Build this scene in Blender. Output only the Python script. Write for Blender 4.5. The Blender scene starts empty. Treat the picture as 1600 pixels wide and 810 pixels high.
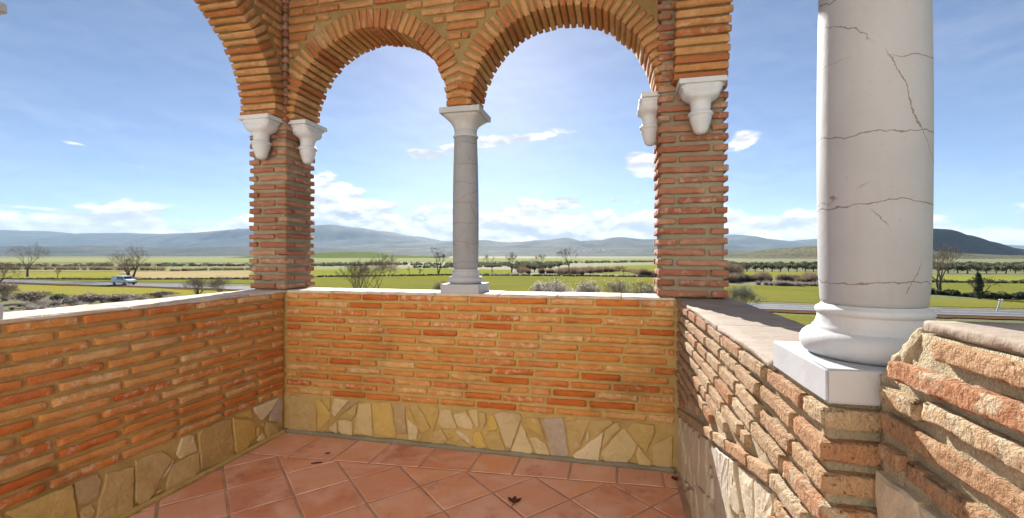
import bpy, math, random
from mathutils import Vector, noise as mnoise
R = math.radians
scene = bpy.context.scene
COL = scene.collection

# ------------------------------------------------------------------ camera, sky, sun, exposure
F = 693.0                      # focal length in pixels of the 1600 px wide photograph
YAW = 13.0                     # degrees to the left of the gallery's long axis
EYE = 1.30                     # eye height above the terrace floor
GZ = EYE - 6.2                 # level of the fields
SUN_AZ, SUN_EL = 16.0, 26.5    # degrees left of +Y, degrees up
EXPOSURE = 1.54
SKY_STRENGTH = 0.05
HAZE = 3.4e-5
SUN_STRENGTH = 5.0

cam = bpy.data.cameras.new('camera')
cam.sensor_width = 36.0
cam.lens = 36.0 * F / 1600.0
cam.shift_y = -5.0 / 1600.0
cam.clip_start = 0.02
cam.clip_end = 90000.0
camo = bpy.data.objects.new('camera', cam)
COL.objects.link(camo)
camo.location = (0, 0, EYE)
camo.rotation_euler = (R(90), 0, R(YAW))
scene.camera = camo

world = bpy.data.worlds.new('World')
scene.world = world
world.use_nodes = True

sun = bpy.data.lights.new('sun', 'SUN')
sun.energy = SUN_STRENGTH
sun.angle = R(0.5)
sun.color = (1.0, 0.95, 0.87)
suno = bpy.data.objects.new('sun', sun)
COL.objects.link(suno)
suno.rotation_euler = (R(90 - SUN_EL), 0, R(180 + SUN_AZ))
suno.location = (-3, 10, 12)

scene.view_settings.view_transform = 'Standard'
scene.view_settings.look = 'None'
scene.view_settings.gamma = 1.0
scene.view_settings.use_curve_mapping = False
scene.view_settings.exposure = EXPOSURE
scene.cycles.use_denoising = True
scene.cycles.max_bounces = 10
scene.cycles.diffuse_bounces = 6
scene.cycles.volume_bounces = 0
scene.cycles.sample_clamp_indirect = 6.0

cy, sy = math.cos(R(YAW)), math.sin(R(YAW))
def cw(xc, zc, z=0.0):
    """camera-plan coordinates (right, forward) to world"""
    return Vector((cy * xc - sy * zc, sy * xc + cy * zc, z))
def gpt(px, py):
    """point of the flat fields seen at a pixel of the photograph"""
    zc = (EYE - GZ) * F / (py - 400.0)
    return cw((px - 800.0) / F * zc, zc, GZ)
def zdepth(py):
    return (EYE - GZ) * F / (py - 400.0)

# ------------------------------------------------------------------ node helpers
class NT:
    def __init__(self, tree):
        self.t = tree; self.n = tree.nodes; self.l = tree.links
    def node(self, typ, **kw):
        n = self.n.new(typ)
        for k, v in kw.items(): setattr(n, k, v)
        return n
    def put(self, n, key, val):
        s = n.inputs[key]
        if isinstance(val, bpy.types.NodeSocket): self.l.new(val, s)
        elif val is not None: s.default_value = val
    def math(self, op, a, b=None, c=None, clamp=False):
        n = self.node('ShaderNodeMath', operation=op, use_clamp=clamp)
        self.put(n, 0, a)
        if b is not None: self.put(n, 1, b)
        if c is not None: self.put(n, 2, c)
        return n.outputs[0]
    def vmath(self, op, a, b=None):
        n = self.node('ShaderNodeVectorMath', operation=op)
        self.put(n, 0, a)
        if b is not None: self.put(n, 1, b)
        return n.outputs[0]
    def noise(self, vec, scale, detail=4.0, rough=0.55, dist=0.0, color=False):
        n = self.node('ShaderNodeTexNoise')
        self.put(n, 'Vector', vec); self.put(n, 'Scale', scale); self.put(n, 'Detail', detail)
        self.put(n, 'Roughness', rough); self.put(n, 'Distortion', dist)
        return n.outputs['Color' if color else 'Fac']
    def smooth(self, v, a, b, lo=0.0, hi=1.0):
        n = self.node('ShaderNodeMapRange', interpolation_type='SMOOTHSTEP')
        self.put(n, 'Value', v); self.put(n, 'From Min', a); self.put(n, 'From Max', b)
        self.put(n, 'To Min', lo); self.put(n, 'To Max', hi)
        return n.outputs['Result']
    def mix(self, fac, a, b, blend='MIX'):
        n = self.node('ShaderNodeMix', data_type='RGBA', blend_type=blend)
        self.put(n, 0, fac)
        for key, v in ((6, a), (7, b)):
            if isinstance(v, tuple) and len(v) == 3: v = (*v, 1.0)
            self.put(n, key, v)
        return n.outputs[2]
    def ramp(self, fac, stops, interp='LINEAR'):
        n = self.node('ShaderNodeValToRGB')
        cr = n.color_ramp; cr.interpolation = interp
        while len(cr.elements) < len(stops): cr.elements.new(0.5)
        for e, (p, c) in zip(cr.elements, stops):
            e.position = p; e.color = (*c, 1.0) if len(c) == 3 else c
        self.put(n, 'Fac', fac)
        return n.outputs['Color']
    def mapping(self, vec, scale=(1, 1, 1), loc=(0, 0, 0), rot=(0, 0, 0)):
        n = self.node('ShaderNodeMapping')
        self.put(n, 'Vector', vec); n.inputs['Scale'].default_value = scale
        n.inputs['Location'].default_value = loc; n.inputs['Rotation'].default_value = rot
        return n.outputs[0]

def new_mat(name):
    m = bpy.data.materials.new(name); m.use_nodes = True
    t = NT(m.node_tree)
    b = t.n['Principled BSDF']
    return m, t, b
def pos(t): return t.node('ShaderNodeNewGeometry').outputs['Position']
def rnd(t): return t.node('ShaderNodeObjectInfo').outputs['Random']
def bump(t, b, h, strength=0.5, dist=0.01):
    n = t.node('ShaderNodeBump'); t.put(n, 'Height', h)
    n.inputs['Strength'].default_value = strength; n.inputs['Distance'].default_value = dist
    t.l.new(n.outputs[0], b.inputs['Normal'])

# ------------------------------------------------------------------ sky with clouds (all directions at infinity)
def build_world():
    t = NT(world.node_tree)
    bg = t.n['Background']; bg.inputs['Strength'].default_value = SKY_STRENGTH
    sky = t.node('ShaderNodeTexSky', sky_type='NISHITA')
    sky.sun_disc = False
    sky.sun_elevation = R(SUN_EL)
    sky.sun_rotation = R(-SUN_AZ)
    sky.altitude = 1000.0
    sky.air_density = 0.64; sky.dust_density = 0.32; sky.ozone_density = 2.2
    d = t.node('ShaderNodeTexCoord').outputs['Generated']
    sep = t.node('ShaderNodeSeparateXYZ'); t.put(sep, 0, d)
    x, y, z = sep.outputs
    # azimuth (radians, to the right of the +Y axis) and elevation
    az = t.math('ARCTAN2', x, y)
    el = t.math('ARCSINE', z)
    comb = t.node('ShaderNodeCombineXYZ')
    t.put(comb, 0, az); t.put(comb, 1, el)
    ae = comb.outputs[0]
    def clump(scale, loc, detail=7.0, rough=0.58):
        return t.noise(t.mapping(ae, scale=scale, loc=loc), 1.0, detail, rough, 0.15)
    n1 = clump((8.0, 19.0, 1), (3.1, 1.7, 0), 9.0, 0.6)
    n1s = clump((8.0, 19.0, 1), (3.1 + 0.04, 1.7 + 0.26, 0), 9.0, 0.6)      # sampled a little higher: shading from above
    n2 = clump((2.3, 1.0, 1), (7.7, 0.4, 0), 3.0)
    # bank of cumulus above the mountains: its top wanders with azimuth
    top = t.math('ADD', t.math('MULTIPLY', t.math('COSINE', t.math('ADD', az, R(YAW))), 0.104), t.math('MULTIPLY', t.math('SUBTRACT', n2, 0.5), 0.09))
    # the tall cumulus
    def gauss(v, c, w):
        q = t.math('DIVIDE', t.math('SUBTRACT', v, c), w)
        return t.math('EXPONENT', t.math('MULTIPLY', t.math('MULTIPLY', q, q), -1.0))
    def azel(px, py):
        xc, zc = (px - 800) / F, 1.0
        w = cw(xc, zc); h = (400 - py) / F
        return math.atan2(w.x, w.y), math.atan2(h, math.hypot(w.x, w.y))
    a0, e0 = azel(515, 310)
    a1, e1 = azel(880, 340)
    top = t.math('ADD', top, t.math('MULTIPLY', gauss(az, a0, 0.10), 0.085))
    top = t.math('ADD', top, t.math('MULTIPLY', gauss(az, a1, 0.13), 0.030))
    bank = t.math('SUBTRACT', top, el)
    bank = t.math('ADD', t.math('MULTIPLY', bank, 17.0), t.math('MULTIPLY', t.math('SUBTRACT', n1, 0.5), 2.8))
    dens = t.smooth(bank, 0.02, 0.30)
    # loose clouds in the blue
    loose = None
    for (px, py, wx, wy, amp, slope) in [(770, 222, 0.155, 0.014, 1.15, -0.115), (668, 240, 0.05, 0.013, 1.1, 0.0), (880, 318, 0.045, 0.016, 1.3, 0.0),
                                  (1006, 258, 0.045, 0.026, 1.35, 0.1), (1160, 222, 0.035, 0.018, 1.25, -0.1),
                                  (615, 322, 0.014, 0.006, 1.1, 0.0), (822, 311, 0.012, 0.003, 1.0, 0.0), (960, 313, 0.014, 0.006, .9, 0.0),
                                  (50, 325, 0.09, 0.004, .8, 0.02), (115, 224, 0.035, 0.004, .72, 0.05), (190, 258, 0.05, 0.006, .45, 0.0)]:
        ca, ce = azel(px, py)
        da = t.math('SUBTRACT', az, ca)
        ee = t.math('ADD', el, t.math('MULTIPLY', da, slope))
        g = t.math('MULTIPLY', t.math('MULTIPLY', gauss(az, ca, wx), gauss(ee, ce, wy)), amp)
        loose = g if loose is None else t.math('MAXIMUM', loose, g)
    n3 = clump((13.0, 30.0, 1), (0.3, 5.2, 0), 6.0, 0.62)
    loose = t.math('ADD', t.math('MULTIPLY', loose, 1.0), t.math('MULTIPLY', t.math('SUBTRACT', n3, 0.5), 1.9))
    # seldom small puffs elsewhere in the sky
    ldens = t.smooth(loose, 0.40, 0.80)
    cirr = t.noise(t.mapping(ae, scale=(2.2, 8.0, 1), rot=(0, 0, 0.12), loc=(1, 2, 0)), 1.0, 5.0, 0.6, 0.6)
    cirr = t.math('ADD', t.math('MULTIPLY', t.smooth(cirr, 0.40, 0.85), 0.12), 0.05)
    allc = t.math('MAXIMUM', t.math('MAXIMUM', dens, ldens), cirr)
    # light and grey clumps inside the clouds
    lit = t.smooth(t.math('SUBTRACT', n1, n1s), -0.13, 0.15)
    edge = t.smooth(bank, 0.0, 1.5, 0.22, 0.0)
    shade = t.math('ADD', lit, edge, clamp=True)
    ccol = t.mix(shade, (CLOUD_D[0], CLOUD_D[1], CLOUD_D[2]), (CLOUD_L[0], CLOUD_L[1], CLOUD_L[2]))
    up = t.math('GREATER_THAN', z, -0.02)
    allc = t.math('MULTIPLY', allc, up)
    out = t.mix(t.math('MULTIPLY', allc, 0.93), sky.outputs[0], ccol)
    t.l.new(out, bg.inputs['Color'])
CLOUD_L = (9.4, 9.2, 9.0)
CLOUD_D = (3.9, 4.3, 5.0)
build_world()

# ------------------------------------------------------------------ object helpers
def tag(o, label=None, cat=None, group=None, kind=None):
    if label: o['label'] = label
    if cat: o['category'] = cat
    if group: o['group'] = group
    if kind: o['kind'] = kind
    return o
def empty(name, loc=(0, 0, 0), rz=0.0):
    o = bpy.data.objects.new(name, None); COL.objects.link(o)
    o.empty_display_size = 0.1
    o.location = loc; o.rotation_euler = (0, 0, rz)
    return o
def link(name, me, mat=None, parent=None, loc=None, rot=None, scale=None, smooth=False):
    if mat is not None and not me.materials: me.materials.append(mat)
    o = bpy.data.objects.new(name, me); COL.objects.link(o)
    if loc is not None: o.location = loc
    if rot is not None: o.rotation_euler = rot
    if scale is not None: o.scale = scale
    if parent is not None: o.parent = parent
    return o
def mesh(name, verts, faces, smooth=False):
    me = bpy.data.meshes.new(name)
    me.from_pydata([tuple(v) for v in verts], [], faces)
    me.update()
    if smooth: me.polygons.foreach_set('use_smooth', [True] * len(me.polygons))
    return me
class MB:
    def __init__(self): self.v = []; self.f = []
    def add(self, vs, fs):
        o = len(self.v); self.v += [tuple(v) for v in vs]; self.f += [tuple(i + o for i in f) for f in fs]
    def box(self, lo, hi):
        x0, y0, z0 = lo; x1, y1, z1 = hi
        self.add([(x0, y0, z0), (x1, y0, z0), (x1, y1, z0), (x0, y1, z0), (x0, y0, z1), (x1, y0, z1), (x1, y1, z1), (x0, y1, z1)],
                 [(0, 3, 2, 1), (4, 5, 6, 7), (0, 1, 5, 4), (1, 2, 6, 5), (2, 3, 7, 6), (3, 0, 4, 7)])
    def tube(self, p0, p1, r0, r1, n=4, cap=False):
        p0 = Vector(p0); p1 = Vector(p1); d = (p1 - p0)
        if d.length < 1e-6: return
        d.normalize()
        a = d.orthogonal().normalized(); b = d.cross(a)
        vs = []
        for p, r in ((p0, r0), (p1, r1)):
            for i in range(n):
                an = 2 * math.pi * i / n
                vs.append(p + a * (math.cos(an) * r) + b * (math.sin(an) * r))
        fs = [(i, (i + 1) % n, n + (i + 1) % n, n + i) for i in range(n)]
        if cap: fs += [tuple(range(n))[::-1], tuple(range(n, 2 * n))]
        self.add(vs, fs)
    def mesh(self, name, smooth=False): return mesh(name, self.v, self.f, smooth)
def nz(p, f, s=0.0):
    return mnoise.noise(Vector((p[0] * f + s * 7.31, p[1] * f - s * 3.7, p[2] * f + s * 5.13)))

def rbox_data(L, D, H, r, nx, ny, nzz, amp, seed, freq=14.0, fine=0.0):
    """rounded, slightly battered box"""
    def lines(S, n):
        a = [-S / 2, -S / 2 + r]
        a += [-S / 2 + r + (S - 2 * r) * i / n for i in range(1, n)]
        return a + [S / 2 - r, S / 2]
    gx, gy, gz = lines(L, nx), lines(D, ny), lines(H, nzz)
    NX, NY, NZ = len(gx) - 1, len(gy) - 1, len(gz) - 1
    idx = {}; vs = []; fs = []
    def v(i, j, k):
        key = (i, j, k)
        if key not in idx:
            p = Vector((gx[i], gy[j], gz[k]))
            q = Vector((max(-L / 2 + r, min(L / 2 - r, p.x)), max(-D / 2 + r, min(D / 2 - r, p.y)), max(-H / 2 + r, min(H / 2 - r, p.z))))
            d = p - q
            if d.length > 1e-9: p = q + d.normalized() * r
            w = Vector((nz(p, freq, seed), nz(p, freq, seed + 31), nz(p, freq, seed + 57)))
            w2 = Vector((nz(p, freq * 3.3, seed + 5), nz(p, freq * 3.3, seed + 11), nz(p, freq * 3.3, seed + 17)))
            p = p + w * amp + w2 * amp * 0.45
            if d.length > 1e-9 and sum(1 for c_ in (d.x, d.y, d.z) if abs(c_) > 1e-9) > 1:
                ch = nz(p, 30.0, seed + 77)
                if ch > 0.12: p -= d.normalized() * min(0.007, (ch - 0.12) * 0.03)
            if fine:
                for kf in (90.0, 170.0):
                    p += Vector((nz(p, kf, seed + 21), nz(p, kf, seed + 23), nz(p, kf, seed + 29))) * fine * (1.0 if kf < 100 else 0.7)
            idx[key] = len(vs); vs.append(p)
        return idx[key]
    for i in range(NX):
        for k in range(NZ):
            fs.append((v(i, 0, k), v(i + 1, 0, k), v(i + 1, 0, k + 1), v(i, 0, k + 1)))
            fs.append((v(i, NY, k), v(i, NY, k + 1), v(i + 1, NY, k + 1), v(i + 1, NY, k)))
    for i in range(NX):
        for j in range(NY):
            fs.append((v(i, j, 0), v(i, j + 1, 0), v(i + 1, j + 1, 0), v(i + 1, j, 0)))
            fs.append((v(i, j, NZ), v(i + 1, j, NZ), v(i + 1, j + 1, NZ), v(i, j + 1, NZ)))
    for j in range(NY):
        for k in range(NZ):
            fs.append((v(0, j, k), v(0, j, k + 1), v(0, j + 1, k + 1), v(0, j + 1, k)))
            fs.append((v(NX, j, k), v(NX, j + 1, k), v(NX, j + 1, k + 1), v(NX, j, k + 1)))
    return vs, fs
_bc = {}
LREF = [0.05, 0.07, 0.09, 0.12, 0.16, 0.20, 0.24, 0.28, 0.33]
def brick_mesh(L, D, H, quality, mat, rng, amp=0.0035):
    ref = min(LREF, key=lambda q: abs(q - L))
    k = rng.randrange(8 if ref > 0.1 else 4)
    key = (ref, round(D, 3), round(H, 3), quality, mat.name, k)
    if key not in _bc:
        sd = k * 3.77 + ref * 50 + D * 13
        if quality == 'near':
            vs, fs = rbox_data(ref, D, H, 0.0035, max(4, int(ref / 0.006)), 8, 6, amp * 0.5, sd, 22.0, 0.0011)
        elif quality == 'long':
            vs, fs = rbox_data(ref, D, H, 0.005, max(1, int(ref / 0.06)), 4, 1, amp, sd, 16.0)
        else:
            vs, fs = rbox_data(ref, D, H, 0.0045, max(1, int(ref / 0.028)), 1, 1, amp * .6, sd, 18.0)
        me = mesh('brick', vs, fs, True); me.materials.append(mat)
        _bc[key] = me
    return _bc[key], L / ref

def rot_frame(p, o, ang):
    c, s = math.cos(ang), math.sin(ang)
    return (o[0] + c * p[0] - s * p[1], o[1] + s * p[0] + c * p[1])

# walls are described by: origin, unit direction along the wall, unit normal towards the room
class Face:
    def __init__(self, o, d, n):
        self.o = Vector((o[0], o[1], 0)); self.d = Vector((d[0], d[1], 0)); self.n = Vector((n[0], n[1], 0))
        self.ang = math.atan2(d[1], d[0])
    def p(self, s, z, out=0.0):
        q = self.o + self.d * s + self.n * out
        return Vector((q.x, q.y, z))

def lay(parent, face, z0, ncourse, pitch, H, s0, s1, blen, joint, depth, mat, seed, clip=None, quality='mid', proud=0.0, jit=0.003, tilt=0.5, half=0.07):
    rng = random.Random(seed)
    for c in range(ncourse):
        z = z0 + (c + 0.5) * pitch
        ivs = clip(z, c) if clip else [(s0, s1)]
        cuts = []
        s = s0 - (0.0 if c % 2 else 0.5) * blen - rng.uniform(0, 0.18) * blen
        while s < s1:
            L = blen * rng.uniform(0.90, 1.08)
            if rng.random() < half: L *= 0.5
            cuts.append((s, s + L)); s += L
        for (a, b) in ivs:
            for (p, q) in cuts:
                lo = max(a, p) + joint * 0.5; hi = min(b, q) - joint * 0.5
                if hi - lo < 0.028: continue
                L = hi - lo
                me, sc = brick_mesh(L, depth, H, quality, mat, rng)
                loc = face.p((lo + hi) / 2, z + rng.uniform(-jit, jit) * 0.7, proud - depth / 2 + rng.uniform(-jit, jit))
                o = link('brick', me, None, parent, loc,
                         (R(rng.uniform(-tilt, tilt)) + (math.pi if rng.random() < .5 else 0), R(rng.uniform(-tilt, tilt)), face.ang + R(rng.uniform(-tilt, tilt))), (sc, 1, H and rng.uniform(0.93, 1.05)))

def panel(name, face, s0, s1, z0, z1, thick, step, amp, seed, mat, parent, ztop=None, out=0.0):
    """mortar body: a wall slab whose room side is a fine lumpy sheet"""
    ns = max(2, int((s1 - s0) / step)); nzv = max(2, int((z1 - z0) / step))
    vs, fs = [], []
    for i in range(ns + 1):
        s = s0 + (s1 - s0) * i / ns
        zt = ztop(s) if ztop else z1
        for k in range(nzv + 1):
            z = z0 + (zt - z0) * k / nzv
            q = (s, z, seed)
            a = amp * (nz(q, 9, seed) + 0.7 * nz(q, 27, seed + 3) + .4 * nz(q, 60, seed + 9))
            if i in (0, ns) or k in (0, nzv): a = min(0, a) * .3
            vs.append(face.p(s, z, out + a))
    W = nzv + 1
    for i in range(ns):
        for k in range(nzv):
            fs.append((i * W + k, (i + 1) * W + k, (i + 1) * W + k + 1, i * W + k + 1))
    # sides and back
    base = len(vs)
    ring = [i * W for i in range(ns + 1)] + [ns * W + k for k in range(1, W)] + [i * W + nzv for i in range(ns - 1, -1, -1)] + [k for k in range(nzv - 1, 0, -1)]
    for r_ in ring:
        p = Vector(vs[r_]); 
        s = (p - face.o).dot(face.d)
        vs.append(face.p(s, p.z, -thick))
    n = len(ring)
    for i in range(n):
        fs.append((ring[i], base + i, base + (i + 1) % n, ring[(i + 1) % n]))
    fs.append(tuple(base + i for i in range(n)))
    me = mesh(name, vs, fs, True)
    return link(name, me, mat, parent)

# ---- polygons
def clip_half(poly, a, b, c):
    """keep a*x+b*y <= c"""
    out = []
    n = len(poly)
    for i in range(n):
        p, q = poly[i], poly[(i + 1) % n]
        dp = a * p[0] + b * p[1] - c; dq = a * q[0] + b * q[1] - c
        if dp <= 0: out.append(p)
        if (dp < 0 < dq) or (dq < 0 < dp):
            t = dp / (dp - dq); out.append((p[0] + (q[0] - p[0]) * t, p[1] + (q[1] - p[1]) * t))
    return out
def area(poly):
    return 0.5 * sum(poly[i][0] * poly[(i + 1) % len(poly)][1] - poly[(i + 1) % len(poly)][0] * poly[i][1] for i in range(len(poly)))
def inset(poly, d):
    if area(poly) < 0: poly = poly[::-1]
    res = poly
    n = len(poly)
    for i in range(n):
        p, q = poly[i], poly[(i + 1) % n]
        ex, ey = q[0] - p[0], q[1] - p[1]; l = math.hypot(ex, ey)
        if l < 1e-6: continue
        a, b = ey / l, -ex / l
        res = clip_half(res, a, b, a * p[0] + b * p[1] - d)
        if len(res) < 3: return []
    return res
def voronoi(pts, region):
    cells = []
    for i, p in enumerate(pts):
        poly = list(region)
        for j, q in enumerate(pts):
            if i == j: continue
            dx, dy = q[0] - p[0], q[1] - p[1]
            if dx * dx + dy * dy > 1.2: continue
            poly = clip_half(poly, dx, dy, (q[0] ** 2 + q[1] ** 2 - p[0] ** 2 - p[1] ** 2) / 2)
            if len(poly) < 3: break
        if len(poly) >= 3: cells.append(poly)
    return cells
def ragged(poly, rng, step=0.035, amp=0.004):
    out = []
    n = len(poly)
    for i in range(n):
        p, q = poly[i], poly[(i + 1) % n]
        l = math.hypot(q[0] - p[0], q[1] - p[1]); k = max(1, int(l / step))
        for j in range(k):
            t = j / k
            a = 0 if j == 0 else amp
            out.append((p[0] + (q[0] - p[0]) * t + rng.uniform(-a, a), p[1] + (q[1] - p[1]) * t + rng.uniform(-a, a)))
    return out
def slab_data(poly, front, back, bev, to3, rng=None, rough=0.0, dome=0.0):
    """polygon slab between depths front and back, with bevelled front edge. to3(x, y, depth)"""
    if area(poly) < 0: poly = poly[::-1]
    cx = sum(p[0] for p in poly) / len(poly); cyy = sum(p[1] for p in poly) / len(poly)
    def sh(p, d):
        l = math.hypot(p[0] - cx, p[1] - cyy) or 1
        k = max(0.2, 1 - d / l)
        return (cx + (p[0] - cx) * k, cyy + (p[1] - cyy) * k)
    n = len(poly)
    r = (lambda: rng.uniform(-rough, rough)) if rng else (lambda: 0.0)
    vs = [to3(p[0], p[1], back) for p in poly]
    vs += [to3(p[0], p[1], front - bev) for p in poly]
    vs += [to3(*sh(p, bev * 1.3), front + r()) for p in poly]
    vs += [to3(cx + (p[0] - cx) * .5, cyy + (p[1] - cyy) * .5, front + dome + r() * 0.8) for p in poly]
    vs.append(to3(cx, cyy, front + dome + r()))
    fs = []
    for k in range(3):
        for i in range(n):
            j = (i + 1) % n
            fs.append((k * n + i, k * n + j, (k + 1) * n + j, (k + 1) * n + i))
    c = 4 * n
    for i in range(n): fs.append((3 * n + i, 3 * n + (i + 1) % n, c))
    return vs, fs

def lathe(profile, n=40, center=(0, 0, 0)):
    vs, fs = [], []
    m = len(profile)
    for (r, z) in profile:
        for i in range(n):
            a = 2 * math.pi * i / n
            vs.append((center[0] + r * math.cos(a), center[1] + r * math.sin(a), center[2] + z))
    for k in range(m - 1):
        for i in range(n):
            j = (i + 1) % n
            fs.append((k * n + i, k * n + j, (k + 1) * n + j, (k + 1) * n + i))
    fs.append(tuple(range(n))[::-1]); fs.append(tuple((m - 1) * n + i for i in range(n)))
    return vs, fs

# ------------------------------------------------------------------ materials of the gallery
def brick_material(name, stops, smear=0.35, smearcol=(0.52, 0.40, 0.26), bstr=0.6, bscale=1.0, pits=0.45):
    m, t, b = new_mat(name)
    p = pos(t); r = rnd(t)
    base = t.ramp(r, stops)
    n = t.noise(p, 17.0, 6.0, 0.62)
    base = t.mix(t.smooth(n, 0.35, 0.70, 0.0, 0.55), base, t.ramp(t.math('FRACT', t.math('MULTIPLY', r, 7.3)), [(0, stops[-1][1]), (0.5, stops[0][1]), (1, stops[len(stops) // 2][1])]))
    # lime smears left on the faces
    n2 = t.noise(t.vmath('ADD', p, t.node('ShaderNodeObjectInfo').outputs['Location']), 26.0, 7.0, 0.66)
    thr = t.math('ADD', 0.46, t.math('MULTIPLY', t.math('FRACT', t.math('MULTIPLY', r, 13.7)), 0.22))
    base = t.mix(t.math('MULTIPLY', t.smooth(n2, thr, t.math('ADD', thr, 0.14)), smear), base, smearcol)
    n3 = t.noise(p, 120.0, 3.0, 0.6)
    base = t.mix(t.smooth(n3, 0.30, 0.42, pits, 0.0), base, (0.10, 0.05, 0.03))
    dn = t.noise(p, 1.7, 7.0, 0.68, 0.4)
    base = t.mix(t.smooth(dn, 0.50, 0.74, 0.0, 0.42), base, (0.16, 0.105, 0.05))
    dl = t.noise(p, 2.9, 6.0, 0.7)
    base = t.mix(t.smooth(dl, 0.55, 0.78, 0.0, 0.30), base, (0.66, 0.55, 0.36))
    t.l.new(base, b.inputs['Base Color'])
    b.inputs['Roughness'].default_value = 0.92
    b.inputs['Specular IOR Level'].default_value = 0.2
    h = t.math('ADD', t.math('MULTIPLY', t.noise(p, 60.0, 6.0, 0.7), 1.0), t.math('MULTIPLY', n3, 0.5))
    bump(t, b, h, bstr, 0.006 * bscale)
    return m
def mortar_material(name, c1, c2, bstr=0.7):
    m, t, b = new_mat(name)
    p = pos(t)
    n = t.noise(p, 5.0, 6.0, 0.6)
    base = t.mix(t.smooth(n, 0.3, 0.7), c1, c2)
    g = t.noise(p, 210.0, 3.0, 0.7)
    base = t.mix(t.smooth(g, 0.35, 0.65, 0.45, 0.0), base, tuple(x * 0.55 for x in c1))
    dn = t.noise(p, 1.7, 7.0, 0.68, 0.4)
    base = t.mix(t.smooth(dn, 0.50, 0.74, 0.0, 0.42), base, (0.16, 0.105, 0.05))
    dl = t.noise(p, 2.9, 6.0, 0.7)
    base = t.mix(t.smooth(dl, 0.55, 0.78, 0.0, 0.30), base, (0.66, 0.55, 0.36))
    t.l.new(base, b.inputs['Base Color'])
    b.inputs['Roughness'].default_value = 0.95
    b.inputs['Specular IOR Level'].default_value = 0.15
    bump(t, b, t.math('ADD', g, t.math('MULTIPLY', t.noise(p, 45.0, 5.0, 0.65), 1.5)), bstr, 0.006)
    return m
M = {}
M['brick'] = brick_material('parapet brick', [(0.0, (0.48, 0.12, 0.024)), (0.15, (0.56, 0.19, 0.045)), (0.4, (0.61, 0.27, 0.075)), (0.65, (0.64, 0.34, 0.11)), (0.86, (0.67, 0.44, 0.19)), (1.0, (0.54, 0.15, 0.032))], 0.65, (0.72, 0.54, 0.35))
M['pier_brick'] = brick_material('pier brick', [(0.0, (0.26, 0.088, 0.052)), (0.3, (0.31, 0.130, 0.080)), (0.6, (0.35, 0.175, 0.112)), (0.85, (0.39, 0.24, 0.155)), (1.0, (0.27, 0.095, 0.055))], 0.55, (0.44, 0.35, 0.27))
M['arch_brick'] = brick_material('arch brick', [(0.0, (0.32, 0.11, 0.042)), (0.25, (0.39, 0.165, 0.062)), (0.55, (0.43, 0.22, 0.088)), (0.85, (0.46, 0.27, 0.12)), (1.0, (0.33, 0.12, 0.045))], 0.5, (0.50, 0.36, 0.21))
M['pale_brick'] = brick_material('weathered brick', [(0.0, (0.36, 0.165, 0.080)), (0.2, (0.41, 0.25, 0.14)), (0.6, (0.44, 0.32, 0.19)), (0.85, (0.47, 0.37, 0.24)), (1.0, (0.37, 0.18, 0.09))], 0.85, (0.49, 0.42, 0.30), 1.0, 1.7, 0.8)
M['mortar'] = mortar_material('ochre mortar', (0.62, 0.45, 0.18), (0.50, 0.345, 0.125))
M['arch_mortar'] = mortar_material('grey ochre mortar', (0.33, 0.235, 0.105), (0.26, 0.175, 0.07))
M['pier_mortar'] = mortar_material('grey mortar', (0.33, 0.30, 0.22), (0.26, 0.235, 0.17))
M['pale_mortar'] = mortar_material('sandy mortar', (0.50, 0.43, 0.30), (0.43, 0.35, 0.22), 1.0)

def stone_material(name='rubble stone', grey=0.0):
    m, t, b = new_mat(name)
    p = pos(t); r = rnd(t)
    base = t.ramp(r, [(0.0, (0.46, 0.32, 0.12)), (0.2, (0.56, 0.42, 0.19)), (0.4, (0.68, 0.57, 0.35)), (0.55, (0.48, 0.35, 0.13)), (0.70, (0.56, 0.39, 0.10)), (0.84, (0.70, 0.62, 0.45)), (0.92, (0.44, 0.30, 0.10)), (1.0, (0.45, 0.41, 0.40))])
    n = t.noise(p, 9.0, 8.0, 0.62, 0.4)
    base = t.mix(t.smooth(n, 0.42, 0.72, 0, 0.5), base, (0.34, 0.22, 0.08))
    n2 = t.noise(p, 24.0, 6.0, 0.7)
    base = t.mix(t.smooth(n2, 0.5, 0.75, 0, 0.5), base, (0.62, 0.55, 0.42))
    if grey: base = t.mix(grey, base, (0.46, 0.42, 0.34))
    t.l.new(base, b.inputs['Base Color'])
    b.inputs['Roughness'].default_value = 0.88
    bump(t, b, t.math('ADD', t.math('MULTIPLY', n, 2.0), t.noise(p, 70.0, 6.0, 0.65)), 0.6, 0.008)
    return m
M['stone'] = stone_material()
M['pale_stone'] = stone_material('pale rubble stone', 0.72)

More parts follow.
